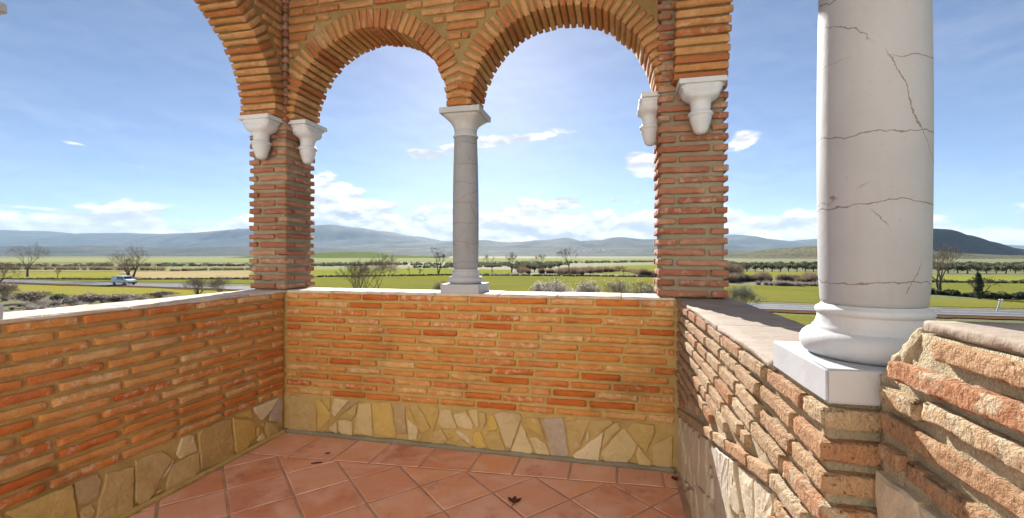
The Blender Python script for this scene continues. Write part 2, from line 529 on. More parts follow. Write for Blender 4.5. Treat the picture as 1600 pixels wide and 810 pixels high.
def tile_material():
    m, t, b = new_mat('terracotta tile')
    p = pos(t); r = rnd(t)
    base = t.ramp(r, [(0.0, (0.66, 0.28, 0.15)), (0.3, (0.72, 0.36, 0.235)), (0.55, (0.74, 0.35, 0.18)), (0.8, (0.70, 0.38, 0.28)), (1.0, (0.62, 0.25, 0.14))])
    n = t.noise(t.vmath('ADD', p, t.node('ShaderNodeObjectInfo').outputs['Location']), 4.5, 5.0, 0.55, 0.6)
    base = t.mix(t.smooth(n, 0.40, 0.68, 0, 0.75), base, (0.80, 0.50, 0.38))
    base = t.mix(t.smooth(t.noise(p, 3.1, 6.0, 0.7), 0.52, 0.72, 0, 0.75), base, (0.44, 0.155, 0.08))
    n3 = t.noise(p, 38.0, 5.0, 0.7)
    base = t.mix(t.smooth(n3, 0.56, 0.72, 0, 0.35), base, (0.60, 0.40, 0.30))
    base = t.mix(t.smooth(t.noise(p, 75.0, 3.0, 0.6), 0.27, 0.36, 0.6, 0.0), base, (0.20, 0.07, 0.04))
    t.l.new(base, b.inputs['Base Color'])
    t.put(b, 'Roughness', t.smooth(n3, 0.3, 0.7, 0.36, 0.62))
    bump(t, b, t.math('ADD', t.math('MULTIPLY', n, 0.6), t.noise(p, 55.0, 4.0, 0.6)), 0.18, 0.004)
    return m
M['tile'] = tile_material()
M['grout'] = mortar_material('floor grout', (0.62, 0.40, 0.28), (0.42, 0.25, 0.17), 0.5)

def white_stone(name, cracks, k=1.0):
    m, t, b = new_mat(name)
    co = t.node('ShaderNodeTexCoord').outputs['Object']
    r = rnd(t)
    p = pos(t)
    n = t.noise(p, 6.0, 6.0, 0.6)
    base = t.mix(t.smooth(n, 0.3, 0.75), (0.46 * k, 0.485 * k, 0.525 * k), (0.40 * k, 0.42 * k, 0.45 * k))
    # faint stains
    base = t.mix(t.smooth(t.noise(p, 2.6, 5.0, 0.65), 0.55, 0.8, 0, 0.35), base, (0.46 * k, 0.40 * k, 0.33 * k))
    # hairline cracks wandering round the shaft, with a few branches
    sep = t.node('ShaderNodeSeparateXYZ'); t.put(sep, 0, p)
    def lines(freq, amp, wid, g0, g1, off, tilt):
        q = t.vmath('ADD', p, (off, off * 2.0, off * 3.0))
        v = t.math('ADD', t.math('ADD', t.math('MULTIPLY', sep.outputs[2], freq), t.math('MULTIPLY', sep.outputs[0], tilt)), t.math('MULTIPLY', t.noise(q, 5.5, 7.0, 0.56), amp))
        d = t.math('ABSOLUTE', t.math('SUBTRACT', t.math('FRACT', v), 0.5))
        gt = t.smooth(t.noise(q, 6.0, 2.0, 0.5), g0, g1)
        return t.math('MULTIPLY', t.smooth(d, wid * 0.3, wid, 1.0, 0.0), gt)
    crack = t.math('MAXIMUM', lines(7.3, 0.70, 0.012, 0.30, 0.42, 0.0, 0.0), t.math('MAXIMUM', lines(3.3, 0.8, 0.009, 0.46, 0.52, 4.0, 5.5), lines(4.1, 1.0, 0.009, 0.50, 0.56, 9.0, -4.0)))
    crack = t.math('MULTIPLY', crack, cracks)
    st = t.noise(t.mapping(p, scale=(16.0, 16.0, 1.6)), 1.0, 6.0, 0.65)
    base = t.mix(t.smooth(st, 0.52, 0.75, 0, 0.35), base, (0.36 * k, 0.33 * k, 0.30 * k))
    base = t.mix(t.math('MULTIPLY', crack, 0.85), base, (0.13, 0.10, 0.075))
    pits = t.noise(p, 140.0, 2.0, 0.5)
    base = t.mix(t.smooth(pits, 0.24, 0.32, 0.5, 0.0), base, (0.28, 0.22, 0.16))
    t.l.new(base, b.inputs['Base Color'])
    b.inputs['Roughness'].default_value = 0.72
    b.inputs['Specular IOR Level'].default_value = 0.3
    h = t.math('SUBTRACT', t.noise(p, 45.0, 5.0, 0.6), t.math('MULTIPLY', crack, 1.0))
    bump(t, b, h, 0.14, 0.006)
    return m
M['white'] = white_stone('white cast stone', 0.0, 1.22)
M['base'] = white_stone('weathered cast stone', 0.0, 0.98)
M['shaft'] = white_stone('cracked white cast stone', 1.0, 0.66)
def plain(name, col, rough=0.8, n_amt=0.25, scale=20.0, bstr=0.3, dark=None, spec=0.4):
    m, t, b = new_mat(name)
    p = pos(t)
    n = t.noise(p, scale, 5.0, 0.6)
    base = t.mix(t.smooth(n, 0.3, 0.7, 0, 1), col, dark or tuple(c * (1 - n_amt) for c in col))
    t.l.new(base, b.inputs['Base Color'])
    b.inputs['Roughness'].default_value = rough
    b.inputs['Specular IOR Level'].default_value = spec
    if bstr: bump(t, b, t.noise(p, scale * 6, 5.0, 0.6), bstr, 0.05 / scale)
    return m
M['coping'] = plain('limewashed coping', (0.64, 0.56, 0.46), 0.85, 0.2, 7.0, 0.5, (0.50, 0.40, 0.30))
M['coping_pink'] = plain('weathered coping', (0.30, 0.25, 0.20), 0.88, 0.2, 9.0, 0.6, (0.25, 0.19, 0.145))
M['render'] = plain('tower render', (0.50, 0.40, 0.27), 0.9, 0.2, 3.0, 0.4)

# ------------------------------------------------------------------ gallery measures
XA, XB, YB = -2.37, 0.36, 2.82          # inner faces of the left, right and back parapets
TH = 0.30                               # wall thickness
PT = 1.045                              # parapet top
CT = 0.008                              # coping thickness
NC, PITCH, BH = 13, 0.0582, 0.0365
ZS = PT - CT - NC * PITCH               # top of the rubble base (about 0.27)
SPR = EYE + 1.01                        # springing of the arches
WTOP = 3.45                             # top of the arcade walls
Y0 = -0.6                               # the left wall runs past the camera

back = Face((XA, YB), (1, 0), (0, -1))
left = Face((XA, YB), (0, -1), (1, 0))
right = Face((XB, YB), (0, -1), (-1, 0))

# ---- ground floor of the tower under the terrace
mb = MB(); mb.box((XA - TH + .01, -4.0, GZ - 0.3), (XB + .31, YB + TH - .01, -0.06))
tag(link('tower_base', mb.mesh('tower_base'), M['render']), kind='structure')

# ---- terrace floor: bed of grout with every tile its own piece
fl = empty('terrace_floor'); tag(fl, kind='structure')
mb = MB(); mb.box((XA - .02, -4.0, -0.058), (XB + .02, YB + .02, -0.0028))
link('grout_bed', mb.mesh('grout_bed'), M['grout'], fl)
def border(v): return 2.473 + 0.065 * (v + 2.0)
rng = random.Random(5)
ft = 0
def floor_tile(poly, g=0.0055):
    global ft
    q = inset(poly, g)
    if len(q) < 3 or abs(area(q)) < 0.0008: return
    q = ragged(q, rng, 0.09, 0.0012)
    cx = sum(p[0] for p in q) / len(q); cyv = sum(p[1] for p in q) / len(q)
    dz = rng.uniform(-0.0012, 0.0012); tx, ty = rng.uniform(-.004, .004), rng.uniform(-.004, .004)
    vs, fs = slab_data([(p[0] - cx, p[1] - cyv) for p in q], 0.0, -0.012, 0.004, lambda x, y, d: (x, y, d + dz + tx * x + ty * y), None, 0, 0.0008)
    o = link('tile', mesh('tile', vs, fs, False), M['tile'], fl, (cx, cyv, 0)); ft += 1
slope = math.atan(0.065)
ang = R(45) + slope
side = 0.297
ca, sa = math.cos(ang), math.sin(ang)
ox, oy = -0.875, border(-0.875)
for i in range(-16, 17):
    for j in range(-16, 17):
        sq = []
        for (a, b_) in ((0, 0), (1, 0), (1, 1), (0, 1)):
            u_, v_ = (i + a) * side, (j + b_) * side
            sq.append((ox + ca * u_ - sa * v_, oy + sa * u_ + ca * v_))
        q = clip_half(sq, -0.065, 1.0, 2.473 + 0.065 * 2.0)
        q = clip_half(q, 1, 0, XB - .008) if len(q) > 2 else q
        q = clip_half(q, -1, 0, -XA - .008) if len(q) > 2 else q
        q = clip_half(q, 0, -1, 0.9) if len(q) > 2 else q
        if len(q) > 2: floor_tile(q)
s = XA + 0.008
while s < XB - .02:
    w = rng.uniform(0.25, 0.34); e = min(s + w, XB - .008)
    sl = rng.uniform(-.04, .04)
    floor_tile([(s, border(s)), (e, border(e)), (e, YB - .008), (s, YB - .008)])
    s = e

# ---- rubble stones: a strip broken by slanting cuts into angular pieces
def rubble(parent, face, s0, s1, z0, ztop, seed, big=0.2, out=-0.002, relief=0.0014, thick=0.05, gap=0.006, smat='stone'):
    rg = random.Random(seed)
    todo = [[(s0, z0), (s1, z0), (s1, ztop(s1)), (s0, ztop(s0))]]
    done = []
    while todo:
        poly = todo.pop()
        xs = [p[0] for p in poly]; zs = [p[1] for p in poly]
        w_, h_ = max(xs) - min(xs), max(zs) - min(zs)
        lim = big * rg.choice((0.45, 0.85, 1.0, 1.1, 1.25, 1.4))
        if max(w_, h_ * 0.85) < lim or abs(area(poly)) < 0.006:
            done.append(poly); continue
        if w_ > 3 * h_: a_ = rg.gauss(0, .32); t = rg.uniform(.35, .65)
        else: a_ = rg.gauss(0, .5) + (0 if w_ > h_ * .85 else math.pi / 2); t = rg.uniform(.3, .7)
        nx_, nz_ = math.cos(a_), math.sin(a_)
        c_ = (min(xs) + w_ * t) * nx_ + (min(zs) + h_ * rg.uniform(.4, .6)) * nz_
        for sg in (1, -1):
            q = clip_half(poly, nx_ * sg, nz_ * sg, c_ * sg)
            if len(q) > 2 and abs(area(q)) > 1e-5: todo.append(q)
    for cell in done:
        q = inset(cell, gap * rg.uniform(0.5, 1.3))
        if len(q) < 3 or abs(area(q)) < 0.0004: continue
        # knock off some corners
        for _ in range(4):
            if rg.random() < .8 and len(q) > 2:
                k = rg.randrange(len(q)); v0 = q[k]
                cx = sum(p[0] for p in q) / len(q); cz = sum(p[1] for p in q) / len(q)
                dx, dz = v0[0] - cx, v0[1] - cz; l_ = math.hypot(dx, dz)
                an = rg.uniform(-.5, .5); ux, uz = dx / l_, dz / l_
                ux, uz = ux * math.cos(an) - uz * math.sin(an), ux * math.sin(an) + uz * math.cos(an)
                q = clip_half(q, ux, uz, v0[0] * ux + v0[1] * uz - rg.uniform(.006, .024))
        if len(q) < 3: continue
        q = ragged(q, rg, 0.03, 0.0035)
        cx = sum(p[0] for p in q) / len(q); cz = sum(p[1] for p in q) / len(q)
        o3 = face.p(cx, cz)
        off = rg.uniform(-.003, .004); tx, tz = rg.uniform(-.03, .03), rg.uniform(-.03, .03)
        def to3(x, y, d):
            w = face.d * x + face.n * (d + off + tx * x + tz * y)
            return (w.x, w.y, y)
        loc = [(p[0] - cx, p[1] - cz) for p in q]
        vs, fs = slab_data(loc, out, out - thick, 0.004, to3, rg, relief, rg.uniform(0, 0.003))
        link('stone', mesh('stone', vs, fs, False), M[smat], parent, o3)

def coping(parent, face, s0, s1, w0, w1, z, seed, lmin=0.38, lmax=0.5, cmat=None):
    rg = random.Random(seed); s = s0
    while s < s1 - 0.02:
        e = min(s1, s + rg.uniform(lmin, lmax))
        if s1 - e < .12: e = s1
        L = e - s - 0.006; D = w0 + w1 + rg.uniform(-.004, .004)
        vs, fs = rbox_data(L, D, CT + .012, 0.003, max(2, int(L / .03)), 6, 1, 0.0022, rg.random() * 90, 12.0)
        me = mesh('coping_slab', vs, fs, True)
        link('coping_slab', me, cmat or M['coping'], parent, face.p((s + e) / 2, z + CT / 2 - .006 + rg.uniform(-.0015, .0015), (w0 - w1) / 2 ), (0, 0, face.ang))
        s = e

def fillet(parent, face, s0, s1, mat, seed, w=0.018, h=0.022):
    vs, fs = [], []
    n = int((s1 - s0) / .03)
    for i in range(n + 1):
        s = s0 + (s1 - s0) * i / n
        a = 1 + .35 * nz((s, seed, 0), 6); 
        vs += [face.p(s, -0.002, w * a), face.p(s, h * a, 0.003), face.p(s, h * a, -0.02), face.p(s, -0.002, -0.02)]
    for i in range(n):
        b0 = i * 4
        for k in range(4): fs.append((b0 + k, b0 + 4 + k, b0 + 4 + (k + 1) % 4, b0 + (k + 1) % 4))
    fs += [(0, 1, 2, 3), tuple(n * 4 + k for k in (3, 2, 1, 0))]
    link('mortar_fillet', mesh('mortar_fillet', vs, fs, True), mat, parent)

# ---- back parapet
LB = XB - XA
w = empty('parapet_wall', (0, 0, 0)); tag(w, 'orange brick parapet with rubble stone base spanning the back of the terrace', 'wall')
panel('mortar_core', back, -0.05, LB + 0.05, -0.05, PT - CT, TH, 0.02, 0.0028, 1.0, M['mortar'], w, out=-0.014)
zst = lambda s: ZS + 0.012 * math.sin(s * 3.1)
lay(w, back, ZS, NC, PITCH, BH, 0.0, LB, 0.272, 0.019, 0.10, M['brick'], 11, jit=0.002)
rubble(w, back, 0.01, LB - 0.01, 0.012, lambda s: ZS - 0.004, 21, 0.235, -0.003)
coping(w, back, 0.0, LB, -0.007, TH, PT - CT, 31)
fillet(w, back, 0.0, LB, M['pier_mortar'], 1.5)
# ---- left parapet
LL = YB - Y0
w = empty('parapet_wall', (0, 0, 0)); tag(w, 'brick parapet along the left side of the terrace, nearest the white van', 'wall')
panel('mortar_core', left, 0.0, LL, -0.05, PT - CT, TH, 0.02, 0.003, 2.0, M['mortar'], w, out=-0.019)
lay(w, left, ZS, NC, PITCH, BH, 0.0, LL, 0.285, 0.024, 0.10, M['brick'], 12, jit=0.003)
rubble(w, left, 0.012, LL, 0.012, lambda s: ZS - 0.004, 22, 0.26, -0.007)
coping(w, left, -TH, LL, -0.007, TH, PT - CT, 32, 0.6, 0.9)
fillet(w, left, 0.0, LL, M['mortar'], 2.5)

# ---- right parapet, raked by the sun: rubble under a sloping brick course, then the brick pier that carries the column
YC0, YC1 = 0.89, 1.165                 # ends of the column pier along Y
SP0, SP1 = YB - YC1, YB - YC0
w = empty('parapet_wall', (0, 0, 0)); tag(w, 'sunlit weathered brick parapet on the right under the near white column', 'wall')
panel('mortar_core', right, 0.0, SP1 - 0.022, -0.05, PT - CT, 0.31, 0.012, 0.005, 3.0, M['pale_mortar'], w, out=-0.019)
def slopez(s): return 0.40 + (0.80 - 0.40) * min(1.0, s / SP0)
def rclip(z, c):
    zl = z - PITCH * 0.55
    # first s where the sloping course lies above this brick course
    if zl >= slopez(SP0): return [(0.0, SP1 + .012)]
    s_hit = SP0 * (z - PITCH * 0.42 - 0.40) / 0.40
    iv = []
    if s_hit > 0.03: iv.append((0.0, s_hit))
    iv.append((SP0 + rng.uniform(-.05, .04), SP1 + .012))
    return iv
nrc = 16
rngc = random.Random(3)
lay(w, right, PT - CT - nrc * PITCH, nrc, PITCH, 0.036, 0.0, SP1 + .012, 0.235, 0.024, 0.12, M['pale_brick'], 13, clip=rclip, quality='near', jit=0.004, tilt=1.0, half=0.05)
rg = random.Random(77)
s = 0.02
tilt_y = math.atan2(0.40, SP0)
while s < SP0 - 0.03:
    L = rg.uniform(0.2, 0.27); e = min(SP0, s + L)
    me, sc = brick_mesh((e - s - .02) / math.cos(tilt_y), 0.12, 0.037, 'near', M['pale_brick'], rg)
    o = link('brick', me, None, w, right.p((s + e) / 2, slopez((s + e) / 2) - 0.03, -0.06 + rg.uniform(-.003, .004)), (0, -tilt_y, right.ang), (sc, 1, 1))
    s = e
rubble(w, right, 0.012, SP0 - .01, 0.012, lambda s: slopez(s) - 0.062, 23, 0.27, -0.008, 0.0022, smat='pale_stone')
coping(w, right, -TH, SP0, -0.008, 0.33, PT - CT, 33, 0.5, 0.8, M['coping_pink'])
# ---- raised parapet nearest the camera, its end cut at a slant
XW = 0.432; ZW = 1.205
near = Face((XW, YC0), (0, -1), (-1, 0))
w = empty('raised_parapet', (0, 0, 0)); tag(w, 'higher rough brick parapet with slanting broken end at the right edge', 'wall')
def wtop(s): return min(ZW - 0.02, 1.085 + s * 1.0)
panel('mortar_core', near, 0.0, 1.5, -0.05, ZW - .02, 0.33, 0.012, 0.007, 4.0, M['pale_mortar'], w, ztop=wtop, out=-0.016)
PW = 0.0485
def wclip(z, c):
    zt = z + 0.01
    s = max(0.012, zt - 1.085 + 0.0)
    return [(s, 1.5)]
lay(w, near, ZW - 0.012 - 5 * PW, 5, PW, 0.0285, 0.0, 1.5, 0.36, 0.02, 0.12, M['pale_brick'], 15, clip=wclip, quality='near', jit=0.005, tilt=1.3, half=0.05)
rubble(w, near, 0.004, 1.48, 0.0, lambda s: ZW - 0.016 - 5 * PW - 0.01, 24, 0.16, -0.004, 0.0022, smat='pale_stone')
vs, fs = rbox_data(1.42, 0.318, 0.017, 0.004, 60, 12, 1, 0.0016, 8.0, 9.0)
link('coping_slab', mesh('coping_slab', vs, fs, True), M['coping_pink'], w, near.p(0.112 + .71, ZW - 0.0095, -0.1715), (0, 0, near.ang + 0.0))
# lump of mortar on the slanting end
vs, fs = rbox_data(0.145, 0.30, 0.030, 0.008, 24, 40, 4, 0.004, 3.0, 22.0, 0.0016)
link('mortar_lump', mesh('mortar_lump', vs, fs, True), M['pale_mortar'], w, near.p(0.052, 1.133, -0.165), (0, -R(45), near.ang))

# ---- piers
def pier(x0, x1, y0, y1, z0, z1, mat, seed, label, mmat):
    w = empty('brick_pier', ((x0 + x1) / 2, (y0 + y1) / 2, z0)); tag(w, label, 'pier', 'corner piers of the gallery')
    rg = random.Random(seed)
    cx, cyv = (x0 + x1) / 2, (y0 + y1) / 2
    W, D = x1 - x0, y1 - y0
    n = int((z1 - z0) / 0.0615); pitch = (z1 - z0) / n
    # mortar body with lumpy sides
    vs, fs = rbox_data(W - 0.036, D - 0.036, z1 - z0 - .004, 0.012, 10, 10, int((z1 - z0) / .02), 0.004, seed * 1.7, 22.0)
    link('mortar_core', mesh('mortar_core', vs, fs, True), mmat, w, (0, 0, (z1 - z0) / 2))
    hb = 0.086; j = 0.021
    for c in range(n):
        z = (c + 0.5) * pitch
        fl_ = 1 if c % 2 else -1
        # pinwheel of four bricks
        hbv = hb + rg.uniform(-.02, .02)
        fb = [((W - hbv - j), 0, -D / 2 + hb / 2, -1), ((W - hbv - j), 0, D / 2 - hb / 2, 1)]
        for (L, r_, yy, sg) in fb:
            xx = fl_ * sg * (-(W / 2) + L / 2)
            me, sc = brick_mesh(L, hb, 0.036, 'mid', mat, rg, 0.0045)
            link('brick', me, None, w, (xx + rg.uniform(-.004, .004), yy + rg.uniform(-.004, .004), z + rg.uniform(-.003, .003)), (R(rg.uniform(-.8, .8)), R(rg.uniform(-.8, .8)), R(rg.uniform(-.8, .8))), (sc, 1, rg.uniform(.9, 1.06)))
        Ls = D - hb - j
        for sg in (-1, 1):
            yy = fl_ * sg * (D / 2 - Ls / 2)
            me, sc = brick_mesh(Ls, hbv, 0.036, 'mid', mat, rg, 0.0045)
            xx = sg * (W / 2 - hbv / 2) * 1.0
            link('brick', me, None, w, (xx + rg.uniform(-.004, .004), -yy * -1 + rg.uniform(-.003, .003), z + rg.uniform(-.003, .003)), (R(rg.uniform(-.8, .8)), R(rg.uniform(-.8, .8)), R(90 + rg.uniform(-.8, .8))), (sc, 1, rg.uniform(.9, 1.06)))
    return w
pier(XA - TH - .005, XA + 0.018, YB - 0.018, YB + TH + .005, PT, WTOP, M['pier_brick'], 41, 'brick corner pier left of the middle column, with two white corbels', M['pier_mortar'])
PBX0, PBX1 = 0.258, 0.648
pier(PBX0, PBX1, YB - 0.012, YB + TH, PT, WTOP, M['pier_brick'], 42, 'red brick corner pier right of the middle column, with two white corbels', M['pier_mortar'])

# ---- arcade walls above the columns
def arcade(name, label, face, s_lo, s_hi, arches, thick, seed, ringt=0.14, mat=None, q='long'):
    """arches: list of (centre, radius) along the face"""
    w = empty(name); tag(w, label, 'arch', 'arcades of the gallery')
    mat = mat or M['arch_brick']
    rg = random.Random(seed)
    # mortar body: wall with the arches cut out, in vertical strips
    ns = int((s_hi - s_lo) / 0.015)
    zb = []
    svals = [s_lo + (s_hi - s_lo) * i / ns for i in range(ns + 1)]
    def under(s):
        for (c, r_) in arches:
            r2 = r_ + 0.020
            if abs(s - c) < r2: return SPR + math.sqrt(r2 * r2 - (s - c) ** 2)
        return SPR + 0.0
    vs, fs = [], []
    o_f, o_b = -0.015, -thick + 0.014
    for s in svals:
        zb_ = under(s)
        for k in range(9):
            z = zb_ + (WTOP - zb_) * k / 8
            vs.append(face.p(s, z, o_f + 0.003 * nz((s, z, seed), 14)))
        vs.append(face.p(s, zb_, o_b)); vs.append(face.p(s, WTOP, o_b))
    for i in range(ns):
        a, b_ = i * 11, (i + 1) * 11
        for k in range(8): fs.append((a + k, b_ + k, b_ + k + 1, a + k + 1))
        fs.append((a, a + 9, b_ + 9, b_)); fs.append((a + 8, b_ + 8, b_ + 10, a + 10)); fs.append((a + 9, a + 10, b_ + 10, b_ + 9))
    fs.append(tuple([0, 1, 2, 3, 4, 5, 6, 7, 8, 10, 9])); e = ns * 11
    fs.append(tuple([e + 9, e + 10] + [e + k for k in range(8, -1, -1)]))
    link('mortar_core', mesh('mortar_core', vs, fs, False), M['arch_mortar'], w)
    # voussoirs
    for (c, r_) in arches:
        n = int(round(math.pi * (r_ + 0.05) / 0.0505))
        for i in range(n):
            a = math.pi * (i + 0.5) / n
            rad = ringt + rg.uniform(-.006, .006)
            me, sc = brick_mesh(thick - 0.004, rad if False else 0.14, 0.0395, q, mat, rg, 0.0035)
            rm = r_ + 0.14 / 2 + rg.uniform(-.005, .005)
            p = face.p(c + math.cos(a) * rm, SPR + math.sin(a) * rm, -thick / 2 + rg.uniform(-.004, .004))
            # local axes: x through the wall, y radial, z tangential
            ax = face.n
            ay = face.d * math.cos(a) + Vector((0, 0, 1)) * math.sin(a)
            az_ = ax.cross(ay)
            from mathutils import Matrix
            m3 = Matrix((ax, ay, az_)).transposed()
            m4 = m3.to_4x4() @ Matrix.Rotation(R(rg.uniform(-.7, .7)), 4, 'X') @ Matrix.Rotation(R(rg.uniform(-.6, .6)), 4, 'Z')
            tz = 0.90 + rg.uniform(-.07, .07)
            link('voussoir', me, None, w, p, m4.to_euler(), (sc * rg.uniform(.975, 1.01), ringt / 0.14, tz))
    # spandrel courses
    def clip(z, c):
        iv = [(s_lo, s_hi)]
        for (cc, r_) in arches:
            rr = r_ + ringt + 0.012
            zz = max(0.0, z - 0.026 - SPR)
            if zz < rr:
                hw = math.sqrt(rr * rr - zz * zz)
                nv = []
                for (a, b_) in iv:
                    if cc - hw > a: nv.append((a, min(b_, cc - hw)))
                    if cc + hw < b_: nv.append((max(a, cc + hw), b_))
                iv = nv
        return iv
    n = int((WTOP - SPR) / 0.0615)
    lay(w, face, SPR + 0.01, n, 0.0615, 0.0405, s_lo, s_hi, 0.27, 0.014, 0.10, mat, seed + 5, clip=clip, jit=0.003)
    return w
XCOL = -1.02
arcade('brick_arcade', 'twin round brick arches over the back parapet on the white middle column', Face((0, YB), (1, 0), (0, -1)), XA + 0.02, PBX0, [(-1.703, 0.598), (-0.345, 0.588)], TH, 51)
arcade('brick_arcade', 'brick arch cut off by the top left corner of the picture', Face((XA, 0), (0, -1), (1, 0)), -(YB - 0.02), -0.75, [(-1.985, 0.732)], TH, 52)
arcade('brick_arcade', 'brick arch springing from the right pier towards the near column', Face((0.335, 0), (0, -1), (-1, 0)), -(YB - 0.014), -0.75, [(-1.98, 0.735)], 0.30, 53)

# ---- unseen white wall added behind the camera to bounce sunlight into the gallery
M['bounce_white'] = plain('white bounce wall render', (0.72, 0.66, 0.58), 0.9, 0.06, 2.0, 0.3)
mb = MB(); mb.box((-6.5, -4.4, GZ - .3), (4.5, -4.0, 6.5))
tag(link('bounce_wall', mb.mesh('bounce_wall'), M['bounce_white']), kind='structure')

# ---- white columns
def column(x, y, z0, z1, label, seed):
    w = empty('stone_column', (x, y, z0), 0.0); tag(w, label, 'column', 'white columns of the gallery')
    H = z1 - z0
    P = 0.272
    vs, fs = rbox_data(P, P, 0.062, 0.004, 3, 3, 1, 0.0008, seed, 9.0)
    link('plinth', mesh('plinth', vs, fs, False), M['base'], w, (0, 0, 0.031))
    # base mouldings
    def arc(r0, z0_, r, a0, a1, n=8):
        return [(r0 + r * math.cos(R(a0 + (a1 - a0) * i / n)), z0_ + r * math.sin(R(a0 + (a1 - a0) * i / n))) for i in range(n + 1)]
    prof = [(0.07, 0.060)] + arc(0.096, 0.088, 0.0265, -88, 78) + [(0.1005, 0.1145), (0.1005, 0.118), (0.0965, 0.122), (0.0935, 0.128), (0.0915, 0.136), (0.0905, 0.143)] + arc(0.0865, 0.152, 0.0085, -60, 75, 6) + [(0.086, 0.1615), (0.0845, 0.165)]
    vs, fs = lathe(prof, 64); link('base', mesh('base', vs, fs, True), M['base'], w)
    ztop = H - 0.185
    sh = [(0.0, 0.164), (0.080, 0.164), (0.0838, 0.168), (0.0855, 0.175)]
    for i in range(1, 21):
        t = i / 20.0
        z = 0.175 + (ztop - 0.175) * t
        r = 0.0865 + 0.0055 * math.sin(math.pi * min(1, t * 0.9 + 0.08)) - 0.007 * t ** 2
        sh.append((r, z))
    sh += [(0.0775, ztop + 0.0005), (0.0, ztop + .0005)]
    vs, fs = lathe(sh[1:-1], 64); link('shaft', mesh('shaft', vs, fs, True), M['shaft'], w)
    # capital: astragal, neck and square flare
    cap = [(0.070, ztop)] + arc(0.0795, ztop + 0.009, 0.009, -80, 80, 6) + [(0.0785, ztop + 0.022), (0.079, ztop + 0.05)]
    vs, fs = lathe(cap, 64)
    nb = []
    ringv = []
    N = 48
    prof = [(0.0, 0.079, 0.0), (0.02, 0.083, 0.08), (0.045, 0.094, 0.3), (0.065, 0.110, 0.65), (0.082, 0.126, .9), (0.095, 0.130, 1.0)]
    vv, ff = [], []
    for (dz, r, k) in prof:
        for i in range(N):
            a = 2 * math.pi * i / N
            c, s_ = math.cos(a), math.sin(a)
            rs = r / max(abs(c), abs(s_))
            rs = min(rs, r * 1.30) if k > .5 else rs
            rr = r * (1 - k) + rs * k
            vv.append((rr * c, rr * s_, ztop + 0.05 + dz))
    for k in range(len(prof) - 1):
        for i in range(N):
            j = (i + 1) % N
            ff.append((k * N + i, k * N + j, (k + 1) * N + j, (k + 1) * N + i))
    ff.append(tuple((len(prof) - 1) * N + i for i in range(N)))
    off = len(vs)
    vs = vs + vv; fs = fs + [tuple(q + off for q in f) for f in ff]
    co = link('capital', mesh('capital', vs, fs, True), M['base'], w)
    A = 0.288
    av, af = rbox_data(A, A, 0.040, 0.004, 3, 3, 1, 0.0008, seed + 3, 9.0)
    link('abacus', mesh('abacus', av, af, False), M['base'], co, (0, 0, H - 0.020))
    return w
column(XCOL, YB + 0.15, PT, SPR, 'slender white column standing mid-way along the back parapet', 61)
column(0.502, 1.028, PT - CT + .001, SPR, 'big white cracked column close to the camera on the right', 62)
column(XA - 0.15, 1.138, PT, SPR, 'white column at the left edge, only its plinth corner in view', 63)

# ---- corbels
def corbel(x, y, ang, label, wdt=0.255, proj=0.135):
    """ang: direction the corbel faces"""
    w = empty('stone_corbel', (x, y, SPR), ang); tag(w, label, 'corbel', 'white corbels under the arches')
    # local +x is out of the wall
    c = 0.052
    vs, fs = rbox_data(proj + 0.02, wdt, 0.030, 0.004, 2, 3, 1, 0.0008, x * 3 + y, 9.0)
    ab = link('abacus', mesh('abacus', vs, fs, False), M['white'], w, ((proj - .02) / 2, 0, -0.0155))
    prof = [(0.004, -0.306), (0.018, -0.304), (0.029, -0.298), (0.037, -0.287), (0.044, -0.268), (0.051, -0.246), (0.057, -0.226), (0.060, -0.210),
            (0.058, -0.203), (0.066, -0.199), (0.0695, -0.191), (0.066, -0.182), (0.056, -0.178), (0.0535, -0.166), (0.054, -0.146), (0.057, -0.128), (0.064, -0.116),
            (0.084, -0.106), (0.099, -0.090), (0.105, -0.070), (0.106, -0.056), (0.104, -0.052), (0.114, -0.046), (0.114, -0.029)]
    N = 48
    vv, ff = [], []
    for (r, z) in prof:
        k = max(0.0, min(1.0, (z + 0.115) / 0.06))
        for i in range(N):
            a = 2 * math.pi * i / N
            ca_, sa_ = math.cos(a), math.sin(a)
            rs = min(r / max(abs(ca_), abs(sa_)), r * 1.25)
            rr = r * (1 - k) + rs * k
            xx = c + rr * ca_ * (0.66 if k > 0 else 1.0) if k >= 1 else c + rr * ca_ * (1.0 - 0.34 * k)
            vv.append((xx, rr * sa_, z))
    for k in range(len(prof) - 1):
        for i in range(N):
            j = (i + 1) % N
            ff.append((k * N + i, k * N + j, (k + 1) * N + j, (k + 1) * N + i))
    ff.append(tuple(range(N))[::-1]); ff.append(tuple((len(prof) - 1) * N + i for i in range(N)))
    link('body', mesh('body', vv, ff, True), M['white'], w)
corbel(XA - 0.145, YB - 0.02, R(-90), 'white corbel on the left pier under the left side arch')
corbel(XA + 0.02, YB + 0.15, R(0), 'white corbel on the left pier under the left one of the twin arches')
corbel(0.487, YB - 0.012, R(-90), 'white corbel facing the camera on the red brick right pier')
corbel(PBX0 + .02, YB + 0.15, R(180), 'white corbel seen from the side under the right one of the twin arches', 0.255, 0.115)

